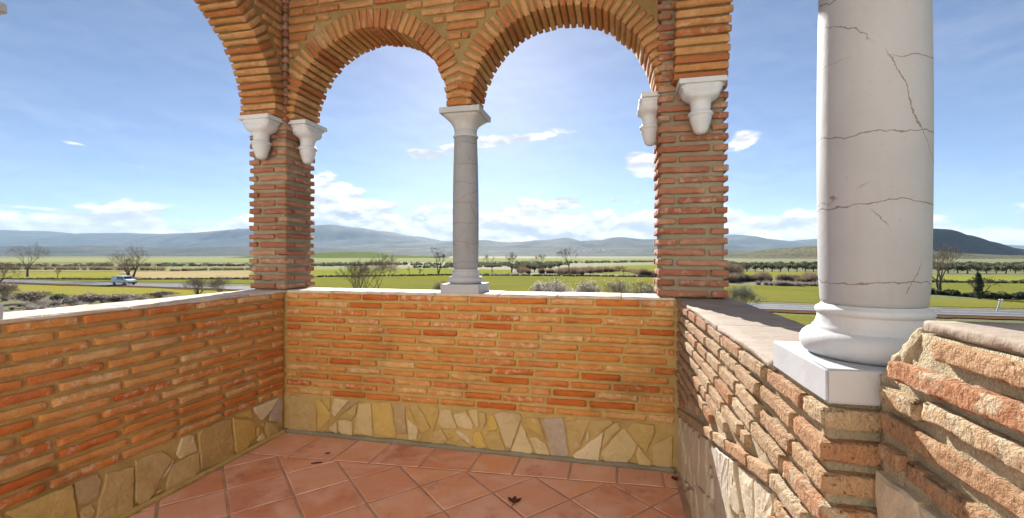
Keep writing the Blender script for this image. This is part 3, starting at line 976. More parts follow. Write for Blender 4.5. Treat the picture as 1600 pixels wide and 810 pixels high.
# ------------------------------------------------------------------ the land outside
def ground_material():
    m, t, b = new_mat('rough grass land')
    p = pos(t)
    n = t.noise(p, 0.03, 6.0, 0.6)
    c = t.ramp(n, [(0.30, (0.13, 0.14, 0.06)), (0.45, (0.19, 0.18, 0.085)), (0.58, (0.15, 0.165, 0.07)), (0.72, (0.24, 0.20, 0.115))])
    n2 = t.noise(p, 0.6, 6.0, 0.7)
    c = t.mix(t.smooth(n2, 0.42, 0.7, 0, 0.6), c, (0.16, 0.145, 0.09))
    t.l.new(c, b.inputs['Base Color']); b.inputs['Roughness'].default_value = 0.95
    b.inputs['Specular IOR Level'].default_value = 0.1
    bump(t, b, t.noise(p, 2.5, 5.0, 0.7), 0.8, 0.4)
    return m
def field_material(name, c1, c2, c3, rot=0.35, stripe=0.4):
    m, t, b = new_mat(name)
    p = pos(t)
    q = t.mapping(p, rot=(0, 0, rot), scale=(0.012, 0.09, 1.0))
    n = t.noise(q, 1.0, 5.0, 0.6)
    n1 = t.noise(p, 0.045, 6.0, 0.62, 0.5)
    c = t.mix(t.smooth(n1, 0.33, 0.67), c1, c2)
    c = t.mix(t.smooth(n, 0.48, 0.72, 0, stripe), c, c3)
    n3 = t.noise(p, 1.7, 5.0, 0.7)
    c = t.mix(t.smooth(n3, 0.45, 0.75, 0, 0.4), c, c3)
    t.l.new(c, b.inputs['Base Color']); b.inputs['Roughness'].default_value = 0.95
    b.inputs['Specular IOR Level'].default_value = 0.0
    bump(t, b, t.noise(p, 4.0, 5.0, 0.7), 0.7, 0.25)
    return m
M['ground'] = ground_material()
M['green'] = field_material('young green crop', (0.200, 0.196, 0.040), (0.160, 0.174, 0.040), (0.255, 0.215, 0.070))
M['bright'] = field_material('bright yellow-green crop', (0.235, 0.245, 0.050), (0.19, 0.215, 0.045), (0.28, 0.25, 0.07))
M['pale'] = field_material('pale green crop', (0.24, 0.27, 0.115), (0.29, 0.29, 0.13), (0.30, 0.26, 0.14))
M['yellow'] = field_material('yellowing grass', (0.275, 0.255, 0.055), (0.23, 0.23, 0.045), (0.33, 0.25, 0.09))
M['tan'] = field_material('tilled tan soil', (0.42, 0.33, 0.185), (0.37, 0.285, 0.15), (0.30, 0.26, 0.13))
M['verge'] = field_material('reddish bare verge', (0.15, 0.080, 0.04), (0.11, 0.065, 0.03), (0.12, 0.10, 0.05))

mb = MB(); N = 64
ring = [(15500 * math.cos(2 * math.pi * i / N), 15500 * math.sin(2 * math.pi * i / N), GZ) for i in range(N)]
mb.add(ring, [tuple(range(N))])
tag(link('ground', mb.mesh('ground'), M['ground']), kind='structure')

def field(name, key, pix, lift):
    pts = [gpt(*q) for q in pix]
    # uneven edges
    rg = random.Random(len(pix) * 7 + int(pix[0][0]))
    out = []
    for i in range(len(pts)):
        a, b_ = pts[i], pts[(i + 1) % len(pts)]
        k = 10
        for j in range(k):
            q = a.lerp(b_, j / k)
            if j: q += Vector((rg.uniform(-1, 1), rg.uniform(-1, 1), 0)) * min(2.5, (a - b_).length * 0.008)
            out.append((q.x, q.y, GZ + lift))
    mb = MB(); mb.add(out, [tuple(range(len(out)))])
    tag(link(name, mb.mesh(name), M[key]), kind='structure')
field('crop_field', 'pale', [(-500, 404.2), (400, 403.4), (1100, 404.3), (1100, 409), (700, 409.5), (400, 410.5), (-500, 409.5)], 0.15)
field('crop_field', 'pale', [(-200, 419), (400, 417.5), (480, 419), (700, 418), (700, 420), (390, 423.2), (190, 424.2), (-200, 424)], 0.06)
field('crop_field', 'bright', [(395, 423.5), (520, 421.5), (700, 420), (800, 422), (800, 428), (640, 430.5), (485, 432.5), (392, 435)], 0.05)
field('crop_field', 'bright', [(925, 417), (1030, 414), (1150, 416), (1150, 430), (1030, 430), (920, 428)], 0.05)
field('crop_field', 'green', [(380, 439), (485, 434), (700, 431), (900, 432), (1030, 434), (1150, 446.5), (1290, 447), (1470, 467), (1680, 471), (1680, 485), (1280, 474.5), (1140, 470), (900, 462.5), (700, 456), (380, 444.5)], 0.04)
field('crop_field', 'bright', [(1130, 424), (1290, 426), (1460, 430), (1700, 432), (1700, 440), (1460, 441), (1290, 438), (1140, 437)], 0.05)
field('crop_field', 'green', [(1290, 440), (1700, 444), (1700, 466), (1460, 461), (1290, 452)], 0.05)
field('crop_field', 'yellow', [(-400, 430), (150, 425.5), (186, 425.2), (192, 436.5), (-400, 438.5)], 0.05)
field('tilled_field', 'tan', [(187, 425.5), (290, 424.2), (392, 423.6), (392, 436), (230, 437)], 0.06)
field('crop_field', 'green', [(-400, 433.5), (30, 437.2), (180, 438), (392, 437), (392, 444), (200, 440.5), (40, 438.2)], 0.07)
field('crop_field', 'yellow', [(-300, 443), (40, 446), (200, 449.5), (380, 455), (700, 470), (700, 485), (300, 466), (180, 463), (20, 459), (-300, 452)], 0.04)
field('crop_field', 'green', [(1000, 482), (1200, 491), (1640, 510), (1640, 610), (1000, 560)], 0.04)

# ---- road
def road_strip(name, path, off0, off1, lift, mat, dash=None):
    pts = [Vector((cw(a, b_).x, cw(a, b_).y, 0)) for a, b_ in path]
    # resample as a smooth polyline
    fine = []
    for i in range(len(pts) - 1):
        p0 = pts[max(0, i - 1)]; p1 = pts[i]; p2 = pts[i + 1]; p3 = pts[min(len(pts) - 1, i + 2)]
        for k in range(16):
            t = k / 16
            fine.append(0.5 * ((2 * p1) + (p2 - p0) * t + (2 * p0 - 5 * p1 + 4 * p2 - p3) * t * t + (3 * p1 - p0 - 3 * p2 + p3) * t ** 3))
    fine.append(pts[-1])
    return fine
ROAD = [(-420, 214), (-300, 172), (-113, 105), (-66, 89.5), (-10, 68.7), (30.4, 53.5), (54.5, 46.5), (90, 37), (150, 22)]
RP = road_strip('road', ROAD, 0, 0, 0, None)
def strip_mesh(name, off0, off1, lift, mat, lo=0, hi=None, jit=0.0, seed=1):
    rg = random.Random(seed); vs, fs = [], []
    hi = hi or len(RP)
    for i in range(lo, hi):
        d = (RP[min(i + 1, len(RP) - 1)] - RP[max(i - 1, 0)]).normalized(); n = Vector((-d.y, d.x, 0))
        for o_ in (off0, off1):
            q = RP[i] + n * (o_ + rg.uniform(-jit, jit)); vs.append((q.x, q.y, GZ + lift))
    fs = [(2 * i, 2 * i + 2, 2 * i + 3, 2 * i + 1) for i in range(hi - lo - 1)]
    return link(name, mesh(name, vs, fs), mat)
def asphalt():
    m, t, b = new_mat('asphalt')
    p = pos(t)
    c = t.mix(t.smooth(t.noise(p, 0.4, 6.0, 0.6), 0.3, 0.7), (0.085, 0.085, 0.088), (0.12, 0.118, 0.115))
    t.l.new(c, b.inputs['Base Color']); b.inputs['Roughness'].default_value = 0.55
    bump(t, b, t.noise(p, 30.0, 3.0), 0.3, 0.02)
    return m
M['asphalt'] = asphalt()
M['paint'] = plain('road paint', (0.75, 0.75, 0.72), 0.6, 0.2, 2.0, 0)
tag(strip_mesh('verge', -5.6, 3.9, 0.09, M['verge'], jit=0.5), kind='structure')
rd = tag(strip_mesh('road', -3.1, 3.1, 0.13, M['asphalt']), kind='structure')
o = strip_mesh('edge_line', -2.75, -2.62, 0.136, M['paint']); o.parent = rd
o = strip_mesh('edge_line', 2.62, 2.75, 0.136, M['paint']); o.parent = rd
for i in range(24, len(RP) - 8, 1):
    d = (RP[i + 1] - RP[i]); L = d.length; d.normalize(); n = Vector((-d.y, d.x, 0))
    s = 0.0
    while s < L:
        a = RP[i] + d * s; b_ = a + d * 1.6
        vs = [a - n * .07, b_ - n * .07, b_ + n * .07, a + n * .07]
        o = link('lane_dash', mesh('lane_dash', [(v.x, v.y, GZ + 0.137) for v in vs], [(0, 1, 2, 3)]), M['paint'], rd)
        s += 5.0

# ---- foliage and branches
def leaf_material(name, c1, c2, c3=None, trans=0.25):
    m, t, b = new_mat(name)
    p = pos(t); r = rnd(t)
    n = t.noise(p, 1.1, 4.0, 0.7)
    c = t.mix(t.smooth(n, 0.3, 0.7), c1, c2)
    c = t.mix(t.math('MULTIPLY', r, 0.4), c, c3 or c1)
    df = t.node('ShaderNodeBsdfDiffuse'); t.l.new(c, df.inputs['Color'])
    tl = t.node('ShaderNodeBsdfTranslucent'); t.l.new(c, tl.inputs['Color'])
    mx = t.node('ShaderNodeMixShader'); mx.inputs[0].default_value = 0.45
    t.l.new(df.outputs[0], mx.inputs[1]); t.l.new(tl.outputs[0], mx.inputs[2])
    t.l.new(mx.outputs[0], t.n['Material Output'].inputs['Surface']); t.n.remove(b)
    return m
M['olive'] = leaf_material('olive leaves', (0.12, 0.135, 0.075), (0.18, 0.19, 0.12), (0.13, 0.13, 0.08))
M['darkleaf'] = leaf_material('dark evergreen leaves', (0.080, 0.10, 0.06), (0.13, 0.14, 0.085))
M['greyleaf'] = leaf_material('grey green leaves', (0.19, 0.215, 0.15), (0.27, 0.28, 0.21))
M['brownleaf'] = leaf_material('dry brown twigs', (0.19, 0.14, 0.10), (0.25, 0.185, 0.14), (0.24, 0.14, 0.08))
M['lavender'] = leaf_material('grey lavender twigs', (0.27, 0.235, 0.21), (0.34, 0.30, 0.27))
M['bark'] = plain('bark', (0.135, 0.105, 0.075), 0.9, 0.4, 3.0, 0.5)
M['twig'] = plain('pale twigs', (0.34, 0.265, 0.195), 0.9, 0.3, 3.0, 0)
M['twig_dark'] = plain('dark twigs', (0.19, 0.14, 0.105), 0.9, 0.3, 3.0, 0)
M['blossom'] = leaf_material('white blossom', (0.72, 0.66, 0.62), (0.66, 0.58, 0.55))

def branching(rg, base, height, stems, lean, levels, kids, r0, spread, gravity=0.0, shorten=0.74, first=0.3, minr=0.011):
    segs = []; tips = []
    def grow(p, d, L, r, lev):
        n = 3
        for k in range(n):
            d = (d + Vector((rg.uniform(-1, 1), rg.uniform(-1, 1), rg.uniform(-.6, 1) + gravity)) * 0.16).normalized()
            q = p + d * (L / n); r1 = max(minr, r * 0.88)
            segs.append((p, q, r, r1, lev)); p, r = q, r1
        if lev >= levels: tips.append(p); return
        m = kids if rg.random() < 0.6 else kids + rg.choice((-1, 1))
        m = max(2, m)
        ph = rg.uniform(0, 6.28)
        a_ = d.orthogonal().normalized(); b_ = d.cross(a_)
        for i in range(m):
            an = ph + 6.283 * i / m + rg.uniform(-.5, .5)
            sp = R(rg.uniform(0.55, 1.15) * spread)
            nd = (d * math.cos(sp) + (a_ * math.cos(an) + b_ * math.sin(an)) * math.sin(sp)).normalized()
            grow(p, nd, L * shorten * rg.uniform(0.75, 1.15), max(minr, r * 0.68), lev + 1)
    tot = sum(shorten ** i for i in range(levels + 1))
    for s_ in range(stems):
        an = rg.uniform(0, 6.28); l = R(lean * rg.uniform(0.3, 1.0)) if stems > 1 or lean else 0
        d = Vector((math.cos(an) * math.sin(l), math.sin(an) * math.sin(l), math.cos(l)))
        off = Vector((math.cos(an), math.sin(an), 0)) * (0.12 * (stems > 1) * rg.random() * height * .3)
        L = height / tot * rg.uniform(0.9, 1.15)
        grow(Vector(base) + off, d, L, r0, 0)
    return segs, tips
def tree_meshes(seed, height, stems=1, lean=8, levels=5, kids=3, r0=0.2, spread=36, gravity=.1, shorten=0.78, minr=0.012, cut=2):
    rg = random.Random(seed)
    segs, tips = branching(rg, (0, 0, -0.1), height, stems, lean, levels, kids, r0, spread, gravity, shorten, minr=minr)
    zmax = max(s[1].z for s in segs); k = height / zmax
    tr, cr = MB(), MB()
    for (p, q, r, r1, lev) in segs:
        (tr if lev < cut else cr).tube(p * k, q * k, r, r1, 5 if lev < cut else 3)
    return tr.mesh('trunk', True), cr.mesh('crown'), [t_ * k for t_ in tips]
def put_tree(name, meshes, mats, loc, rz, label, cat, group, scale=1.0):
    o = empty(name, loc, rz); tag(o, label, cat, group); o.scale = (scale,) * 3
    link('trunk', meshes[0], mats[0], o); link('crown', meshes[1], mats[1], o)
    return o
def quad_cloud(mb, rg, centre, radii, n, size, flat=0.0, twiggy=False):
    for _ in range(n):
        while True:
            v = Vector((rg.uniform(-1, 1), rg.uniform(-1, 1), rg.uniform(-1, 1)))
            if 0.25 < v.length < 1: break
        p = Vector((centre[0] + v.x * radii[0], centre[1] + v.y * radii[1], centre[2] + v.z * radii[2]))
        a = Vector((rg.uniform(-1, 1), rg.uniform(-1, 1), rg.uniform(-1, 1))).normalized(); b_ = a.orthogonal().normalized()
        s = size * rg.uniform(0.5, 1.3)
        if twiggy:
            a = (Vector((v.x, v.y, 0)) * .8 + Vector((rg.uniform(-.4, .4), rg.uniform(-.4, .4), 1.0))).normalized()
            b_ = a.cross(Vector((rg.uniform(-1, 1), rg.uniform(-1, 1), .1))).normalized()
            s *= rg.choice((1.2, 2.0, 3.4)); t_ = size * .16
            mb.add([p - a * s - b_ * t_, p - a * s + b_ * t_, p + a * s + b_ * t_ * .2, p + a * s - b_ * t_ * .2], [(0, 1, 2, 3)])
            continue
        mb.add([p - a * s - b_ * s * .5, p + a * s - b_ * s * .5, p + a * s * .7 + b_ * s * .5, p - a * s * .7 + b_ * s * .5], [(0, 1, 2, 3)])

TG = 'bare winter trees in the fields'
def tree_at(px, py, top, label, seed, rz=0, mats=('bark', 'twig'), **kw):
    g = gpt(px, py); h = (py - top) * zdepth(py) / F
    put_tree('bare_tree', tree_meshes(seed, h, **kw), (M[mats[0]], M[mats[1]]), g, rz, label, 'tree', TG)
tree_at(43, 433, 380, 'bare tree with low forking trunk above the road near the left edge', 3, r0=0.34, lean=10, spread=34, levels=6)
tree_at(205, 438, 382, 'wide spreading bare tree right behind the white van', 14, r0=0.32, stems=3, lean=30, spread=33, levels=5, minr=.014)
tree_at(-4, 458, 408, 'dark bare tree cut off by the left edge of the picture', 5, r0=0.22, lean=12, spread=40, levels=6, mats=('bark', 'twig_dark'))
tree_at(685, 428, 384, 'upright bare tree just left of the middle column', 6, r0=0.26, stems=2, lean=9, spread=20, levels=5, gravity=.35, mats=('bark', 'twig_dark'), minr=.016)
tree_at(769, 425.5, 397, 'first small bare tree right of the middle column', 7, r0=0.2, lean=5, spread=26, gravity=.3, mats=('bark', 'twig_dark'), minr=.016)
tree_at(800, 425.5, 393, 'second small bare tree right of the middle column', 8, r0=0.2, stems=2, lean=7, spread=24, gravity=.3, mats=('bark', 'twig_dark'), minr=.016)
tree_at(851, 427.5, 396, 'hazy pale bare tree beside the olive grove', 9, r0=0.18, lean=5, spread=26, gravity=.3, minr=.016)
tree_at(889, 429.5, 386, 'dark tall bare tree beside the brown thicket', 10, r0=0.24, lean=3, spread=28, gravity=.28, mats=('bark', 'twig_dark'), minr=.016)
tree_at(975, 431, 415, 'tiny bare tree on the edge of the yellow field', 11, r0=0.12, lean=6, spread=34, levels=5, mats=('bark', 'twig_dark'))
tree_at(1468, 460.5, 374, 'big bare tree in the right fields beside the near column', 22, r0=0.24, stems=2, lean=16, spread=28, levels=5, gravity=.2, minr=.013)
tree_at(90, 434.5, 421, 'leaning pair of bare saplings by the road on the left', 13, r0=0.07, stems=2, lean=14, spread=25, levels=4)
tree_at(640, 429.5, 416, 'small dark stump-like bare tree in the bright field', 31, r0=0.14, lean=10, spread=30, levels=4, mats=('bark', 'twig_dark'))
tree_at(655, 429.8, 419, 'pair of tiny bare saplings in the bright field', 32, r0=0.1, stems=2, lean=14, spread=30, levels=4, mats=('bark', 'twig_dark'))
tree_at(563, 470, 402, 'clump of thin bare stems left of the middle column behind the parapet', 17, stems=7, lean=22, r0=0.085, spread=26, levels=4, gravity=.2, mats=('bark', 'twig_dark'), minr=.011)
tree_at(588, 470, 395, 'crooked bare sapling at the right of the clump of thin stems', 18, stems=2, lean=12, r0=0.09, spread=38, levels=6, gravity=.1, mats=('bark', 'twig'), minr=.011)
# the ivy-clad stump in the right fields
g = gpt(1530, 467); rg = random.Random(4)
o = empty('ivy_tree', g); tag(o, 'short dark ivy-clad tree between the hedge and the road on the right', 'tree')
ms = tree_meshes(41, 3.3, stems=2, lean=35, levels=5, r0=0.16, spread=35)
link('trunk', ms[0], M['bark'], o); link('crown', ms[1], M['twig_dark'], o)
mb = MB()
for k in range(7): quad_cloud(mb, rg, (rg.uniform(-.2, .2), rg.uniform(-.2, .2), .5 + k * .48), (.62 - k * .055, .6 - k * .055, .45), 260, .10)
link('ivy', mb.mesh('ivy'), M['darkleaf'], o)

# ---- blossoming and bare shrubs in front of the big green field
SG = 'bare shrubs beyond the parapet'
def shrub(px, py, top, wpx, label, seed, n_bl=900, stems=16, mat='twig', bl='blossom', bsize=0.055):
    g = gpt(px, py); zc = zdepth(py); h = (py - top) * zc / F; wd = wpx * zc / F
    rg = random.Random(seed)
    tr, cr, tips = tree_meshes(seed, h, stems=stems, lean=42, levels=4, kids=3, r0=0.045, spread=30, gravity=.12, shorten=.8, minr=.008, cut=1)
    o = empty('bare_shrub', g); tag(o, label, 'shrub', SG)
    xs = max(abs(t_.x) for t_ in tips) + .01
    o.scale = (wd / 2 / xs, wd / 2 / xs, 1)
    link('stems', tr, M['bark'], o); link('twigs', cr, M[mat], o)
    if n_bl:
        mb = MB()
        for _ in range(n_bl):
            t_ = rg.choice(tips); p = t_ + Vector((rg.gauss(0, .12), rg.gauss(0, .12), rg.gauss(0, .12)))
            quad_cloud(mb, rg, p, (.03, .03, .03), 1, bsize)
        link('blossom', mb.mesh('blossom'), M[bl], o)
    return o
shrub(868, 486, 431, 85, 'largest shrub with white blossom behind the parapet right of the middle column', 101, 1500)
shrub(915, 487, 434, 70, 'blossoming shrub overlapping the right flank of the largest one', 102, 1000)
shrub(965, 488, 432, 60, 'shrub of fine grey twigs behind the parapet, second from the right pier', 103, 500)
shrub(1008, 488, 436, 66, 'shrub of grey twigs nearest the right pier, seen inside the arch', 104, 350)
shrub(843, 484, 440, 40, 'low blossoming shrub at the left end of the shrub row', 105, 700)
shrub(1160, 489, 443, 66, 'rounded grey-green bush right of the red pier', 106, 2600, 18, 'twig', 'greyleaf', .05)
shrub(690, 480, 436, 46, 'small bare shrub half hidden by the foot of the middle column', 107, 120)
for k, (px, py, top, wp, lab) in enumerate([(50, 474, 455, 60, 'grey lavender scrub bush left of the dark low bush'), (135, 476, 458, 66, 'grey scrub bush right of the dark low bush'),
        (190, 474, 459, 60, 'pale scrub bush in front of the van'), (8, 470, 440, 46, 'scrub bush under the tree at the left edge'), (245, 468, 455, 50, 'thin scrub right of the van on the near verge'),
        (310, 462, 432, 56, 'bare roadside twigs right of the van, near end'), (345, 459, 431, 50, 'bare roadside twigs beside the left pier')]):
    shrub(px, py, top, wp, lab, 120 + k, 500 if k < 4 else 60, 16, 'twig', 'lavender', .06)
g = gpt(92, 474); rg = random.Random(8); mb = MB()
for k in range(4): quad_cloud(mb, rg, (rg.uniform(-1.4, 1.4), rg.uniform(-.5, .5), .5), (1.1, .8, .7), 350, .12)
o = link('evergreen_bush', mb.mesh('evergreen_bush'), M['darkleaf'], None, g); tag(o, 'dark low evergreen bush in the scrub on the left', 'bush')

# ---- hedges, thickets, groves
def mass(name, path, width, height, n, size, mat, seed, label=None, cat=None, kind=None, group=None, lift=0.0):
    """leafy band along a line given in photo pixels on the fields"""
    rg = random.Random(seed); mb = MB()
    pts = [gpt(*q) for q in path]
    o0 = pts[0]
    lens = [(pts[i + 1] - pts[i]).length for i in range(len(pts) - 1)]; tot = sum(lens)
    nb = max(3, int(tot / (height * 0.42)))
    per = max(4, n // nb)
    for k in range(nb):
        s = tot * (k + rg.uniform(-.4, .4)) / nb
        s = min(max(s, 0), tot); i = 0
        while i < len(lens) - 1 and s > lens[i]: s -= lens[i]; i += 1
        p = pts[i].lerp(pts[i + 1], min(1, s / lens[i])) - o0
        h = height * (0.35 + 0.75 * rg.random() ** 1.3)
        quad_cloud(mb, rg, (p.x + rg.uniform(-.5, .5) * width, p.y + rg.uniform(-.5, .5) * width, h * .48), (h * .8, h * .8, h * .5), per, size, 0.0, mat in ('brownleaf', 'lavender'))
    o = link(name, mb.mesh(name), M[mat], None, o0)
    tag(o, label, cat, group, kind)
    return o
HG = 'hedges and thickets between the fields'
mass('hedgerow', [(380, 437.5), (485, 433.4), (700, 430.6), (900, 431.7), (1030, 433.6)], 1.0, 0.55, 9000, 0.22, 'darkleaf', 1, 'thin dark hedge line along the far edge of the big green field', 'hedge', None, HG)
mass('hedgerow', [(1445, 459), (1530, 465.5), (1600, 468), (1690, 471)], 1.0, 1.0, 6000, 0.16, 'darkleaf', 2, 'dark hedge at the foot of the big bare tree on the right', 'hedge', None, HG)
mass('hedgerow', [(1290, 438.5), (1460, 441.8), (1700, 444)], 1.0, 0.9, 3000, 0.25, 'olive', 3, 'grey-green hedge between two green fields at the right edge', 'hedge', None, HG)
mass('hedgerow', [(-100, 437.6), (60, 437.0), (190, 437.4), (392, 436.4)], 0.8, 0.5, 5000, 0.25, 'olive', 4, 'low hedge behind the road on the left', 'hedge', None, HG)
mass('tree_line', [(-300, 418), (60, 417), (200, 416.5), (400, 416), (560, 415)], 12, 2.3, 16000, 0.33, 'darkleaf', 5, None, None, 'stuff')
mass('tree_line', [(400, 417), (520, 416), (620, 414), (720, 415), (830, 412), (900, 411.5), (1050, 409.5)], 16, 2.4, 18000, 0.33, 'darkleaf', 6, None, None, 'stuff')
mass('tree_line', [(660, 419), (720, 418.5), (800, 416), (880, 414)], 14, 2.6, 6000, 0.4, 'olive', 26, None, None, 'stuff')
mass('thicket', [(-200, 422.5), (40, 421.5), (140, 422), (260, 423)], 5, 2.0, 14000, 0.3, 'brownleaf', 7, 'low brown thicket along the field edge behind the left bare tree', 'thicket', None, HG)
mass('thicket', [(270, 424), (330, 422.5), (392, 422)], 4, 1.1, 6000, 0.26, 'brownleaf', 17, 'low reddish scrub on the far edge of the tan field', 'thicket', None, HG)
mass('thicket', [(838, 426), (870, 428), (905, 427), (945, 424)], 14, 2.2, 20000, 0.26, 'brownleaf', 8, 'wide brown thicket around the tall dark bare tree', 'thicket', None, HG)
mass('thicket', [(925, 425.5), (938, 425)], 2, 3.4, 4000, 0.26, 'lavender', 9, 'rounded purple-brown bush in front of the yellow field', 'bush', None, HG)
mass('thicket', [(940, 424), (985, 425), (1010, 431)], 2.5, 1.3, 6000, 0.24, 'brownleaf', 10, 'broken hedge of brown bushes crossing the yellow field', 'thicket', None, HG)
mass('thicket', [(1000, 432), (1035, 433)], 2.5, 3.0, 4000, 0.2, 'brownleaf', 11, 'twiggy brown bushes against the left side of the red pier', 'thicket', None, HG)
mass('thicket', [(1130, 441), (1180, 440), (1235, 440), (1262, 442), (1300, 444)], 5, 2.3, 22000, 0.2, 'brownleaf', 12, 'brown bramble thicket right of the red pier', 'thicket', None, HG)
mass('thicket', [(1195, 446), (1250, 447), (1300, 447.5)], 3, 1.0, 9000, 0.16, 'lavender', 13, 'low grey bramble strip above the green field right of the pier', 'thicket', None, HG)
mass('thicket', [(1120, 437), (1150, 437)], 4, 5.0, 6000, 0.26, 'brownleaf', 14, 'tall brown bush touching the right side of the red pier', 'bush', None, HG)
mass('rough_grass', [(-100, 482), (60, 480), (180, 477), (300, 470)], 16, 0.7, 30000, 0.12, 'lavender', 15, None, None, 'stuff')

# olive trees: one tree with crown and trunk, then copies
OG = 'olive trees in rows'
def olive_proto(seed):
    rg = random.Random(seed); mb = MB(); tb = MB()
    tb.tube((0, 0, -.1), (.1, 0, .9), .22, .16, 6); tb.tube((.1, 0, .85), (.5, .2, 1.7), .13, .07, 5); tb.tube((.1, 0, .85), (-.4, -.2, 1.7), .13, .07, 5)
    for k in range(6): quad_cloud(mb, rg, (rg.uniform(-.9, .9), rg.uniform(-.9, .9), rg.uniform(1.5, 2.4)), (1.0, 1.0, .8), 70, .24)
    return tb.mesh('trunk'), mb.mesh('crown')
protos = [olive_proto(s_) for s_ in (1, 2, 3, 4)]
def olive(px, py, k, sc, lab):
    g = gpt(px, py); o = empty('olive_tree', g, k * 1.7); o.scale = (sc,) * 3
    tag(o, lab, 'olive tree', OG)
    pm = protos[k % 4]; link('trunk', pm[0], M['bark'], o); link('crown', pm[1], M['olive'], o)
rg = random.Random(70); k = 0
for (y_, x0, x1, step) in ((427.5, 1462, 1640, 15), (423.5, 1462, 1640, 12.5), (420, 1462, 1640, 11)):
    x = x0 + rg.uniform(0, 5)
    while x < x1:
        olive(x, y_ + rg.uniform(-.4, .4), k, rg.uniform(.9, 1.2), 'grey-green olive tree in the %s row right of the near column' % {427.5: 'front', 423.5: 'middle', 420: 'back'}[y_]); k += 1; x += step
for (y_, x0, x1, step) in ((424.5, 1140, 1295, 13), (421, 1140, 1295, 11), (418, 1140, 1295, 9.5)):
    x = x0 + rg.uniform(0, 5)
    while x < x1:
        olive(x, y_ + rg.uniform(-.3, .3), k, rg.uniform(.9, 1.2), 'grey-green olive tree in the %s row between pier and near column' % {424.5: 'front', 421: 'middle', 418: 'back'}[y_]); k += 1; x += step
for (y_, x0, x1, step) in ((425, 805, 850, 9), (422, 800, 868, 8.5), (419.5, 800, 880, 8)):
    x = x0 + rg.uniform(0, 4)
    while x < x1:
        olive(x, y_ + rg.uniform(-.3, .3), k, rg.uniform(.8, 1.0), 'pale olive tree in the %s row of the grove seen through the right twin arch' % {425: 'front', 422: 'middle', 419.5: 'back'}[y_]); k += 1; x += step

# ---- hills and mountains
def hill_material(name, c1, c2, c3, dots=None, scale=0.004):
    m, t, b = new_mat(name)
    p = pos(t)
    n = t.noise(p, scale, 7.0, 0.6)
    c = t.ramp(n, [(0.32, c1), (0.5, c2), (0.68, c3)])
    if dots:
        vor = t.node('ShaderNodeTexVoronoi'); t.put(vor, 'Vector', p); vor.inputs['Scale'].default_value = dots; vor.inputs['Randomness'].default_value = 0.55
        g = t.smooth(t.noise(p, scale * 1.4, 3.0), 0.40, 0.55)
        c = t.mix(t.math('MULTIPLY', t.smooth(vor.outputs['Distance'], 0.30, 0.48, 1.0, 0.0), g), c, (0.045, 0.055, 0.03))
    t.l.new(c, b.inputs['Base Color']); b.inputs['Roughness'].default_value = 0.95
    b.inputs['Specular IOR Level'].default_value = 0.05
    bump(t, b, t.noise(p, scale * 14, 6.0, 0.65), 0.8, 0.25 / scale * .3)
    return m
M['mount'] = hill_material('mountain scrub', (0.04, 0.055, 0.045), (0.08, 0.09, 0.07), (0.15, 0.14, 0.11), None, 0.0016)
M['foot'] = hill_material('foothill fields', (0.045, 0.058, 0.042), (0.075, 0.085, 0.06), (0.16, 0.14, 0.105), 0.03, 0.0026)
M['scrubhill'] = hill_material('scrub hill', (0.005, 0.012, 0.010), (0.010, 0.018, 0.014), (0.022, 0.028, 0.020), 0.09, 0.008)
M['grovehill'] = hill_material('olive slope', (0.10, 0.105, 0.055), (0.14, 0.135, 0.07), (0.19, 0.165, 0.10), 0.11, 0.006)
M['greenhill'] = field_material('green rise', (0.11, 0.15, 0.05), (0.14, 0.17, 0.06), (0.16, 0.17, 0.07))
def interp(prof, x):
    if x <= prof[0][0]: return prof[0][1]
    for (a, b_) in zip(prof, prof[1:]):
        if x <= b_[0]:
            t = (x - a[0]) / (b_[0] - a[0]); t = t * t * (3 - 2 * t)
            return a[1] + (b_[1] - a[1]) * t
    return prof[-1][1]
def hills(name, prof, D, wf, wb, mat, x0, x1, nx, ny, seed, rough=0.3, jag=1.2):
    def hz(xc, zc):
        px = 800 + F * xc / D
        y_ = interp(prof, px) - jag * (nz((px * .018, seed, 0), 1, seed) + .5 * nz((px * .05, seed, 0), 1, seed) + .3 * nz((px * .13, seed, 3), 1, seed))
        top = EYE + (400 - y_) / F * D
        t = (zc - D) / (wf if zc < D else wb)
        sh = max(0.0, 0.5 + 0.5 * math.cos(math.pi * max(-1, min(1, t)))) ** 0.9
        g = nz((xc / D * 9, zc / D * 9, 0), 1, seed + 2) + .6 * nz((xc / D * 25, zc / D * 25, 0), 1, seed + 4) + .35 * nz((xc / D * 60, zc / D * 60, 0), 1, seed + 6)
        return GZ - 3 + max(0.0, (top - GZ + 3)) * sh * (1 + rough * g * (1 - sh ** 3))
    vs, fs = [], []
    for i in range(nx + 1):
        xc = ((x0 + (x1 - x0) * i / nx) - 800) / F * D
        for j in range(ny + 1):
            zc = D - wf + (wf + wb) * j / ny
            vs.append(cw(xc, zc, hz(xc, zc)))
    W = ny + 1
    for i in range(nx):
        for j in range(ny): fs.append((i * W + j, (i + 1) * W + j, (i + 1) * W + j + 1, i * W + j + 1))
    tag(link(name, mesh(name, vs, fs, True), M[mat]), kind='structure')
    return hz
hills('mountain_range', [(-900, 372), (-300, 366), (0, 362), (60, 361), (130, 366), (200, 365), (270, 367), (330, 364), (385, 359), (440, 356), (490, 353), (525, 352), (560, 357), (600, 362), (650, 370), (700, 377), (780, 381), (1000, 380), (1100, 374), (1140, 367), (1175, 375), (1220, 378), (1270, 374), (1350, 378), (1500, 383), (1600, 386), (2000, 384), (2600, 378)],
      13000, 4600, 2600, 'mount', -280, 1880, 420, 30, 3.0)
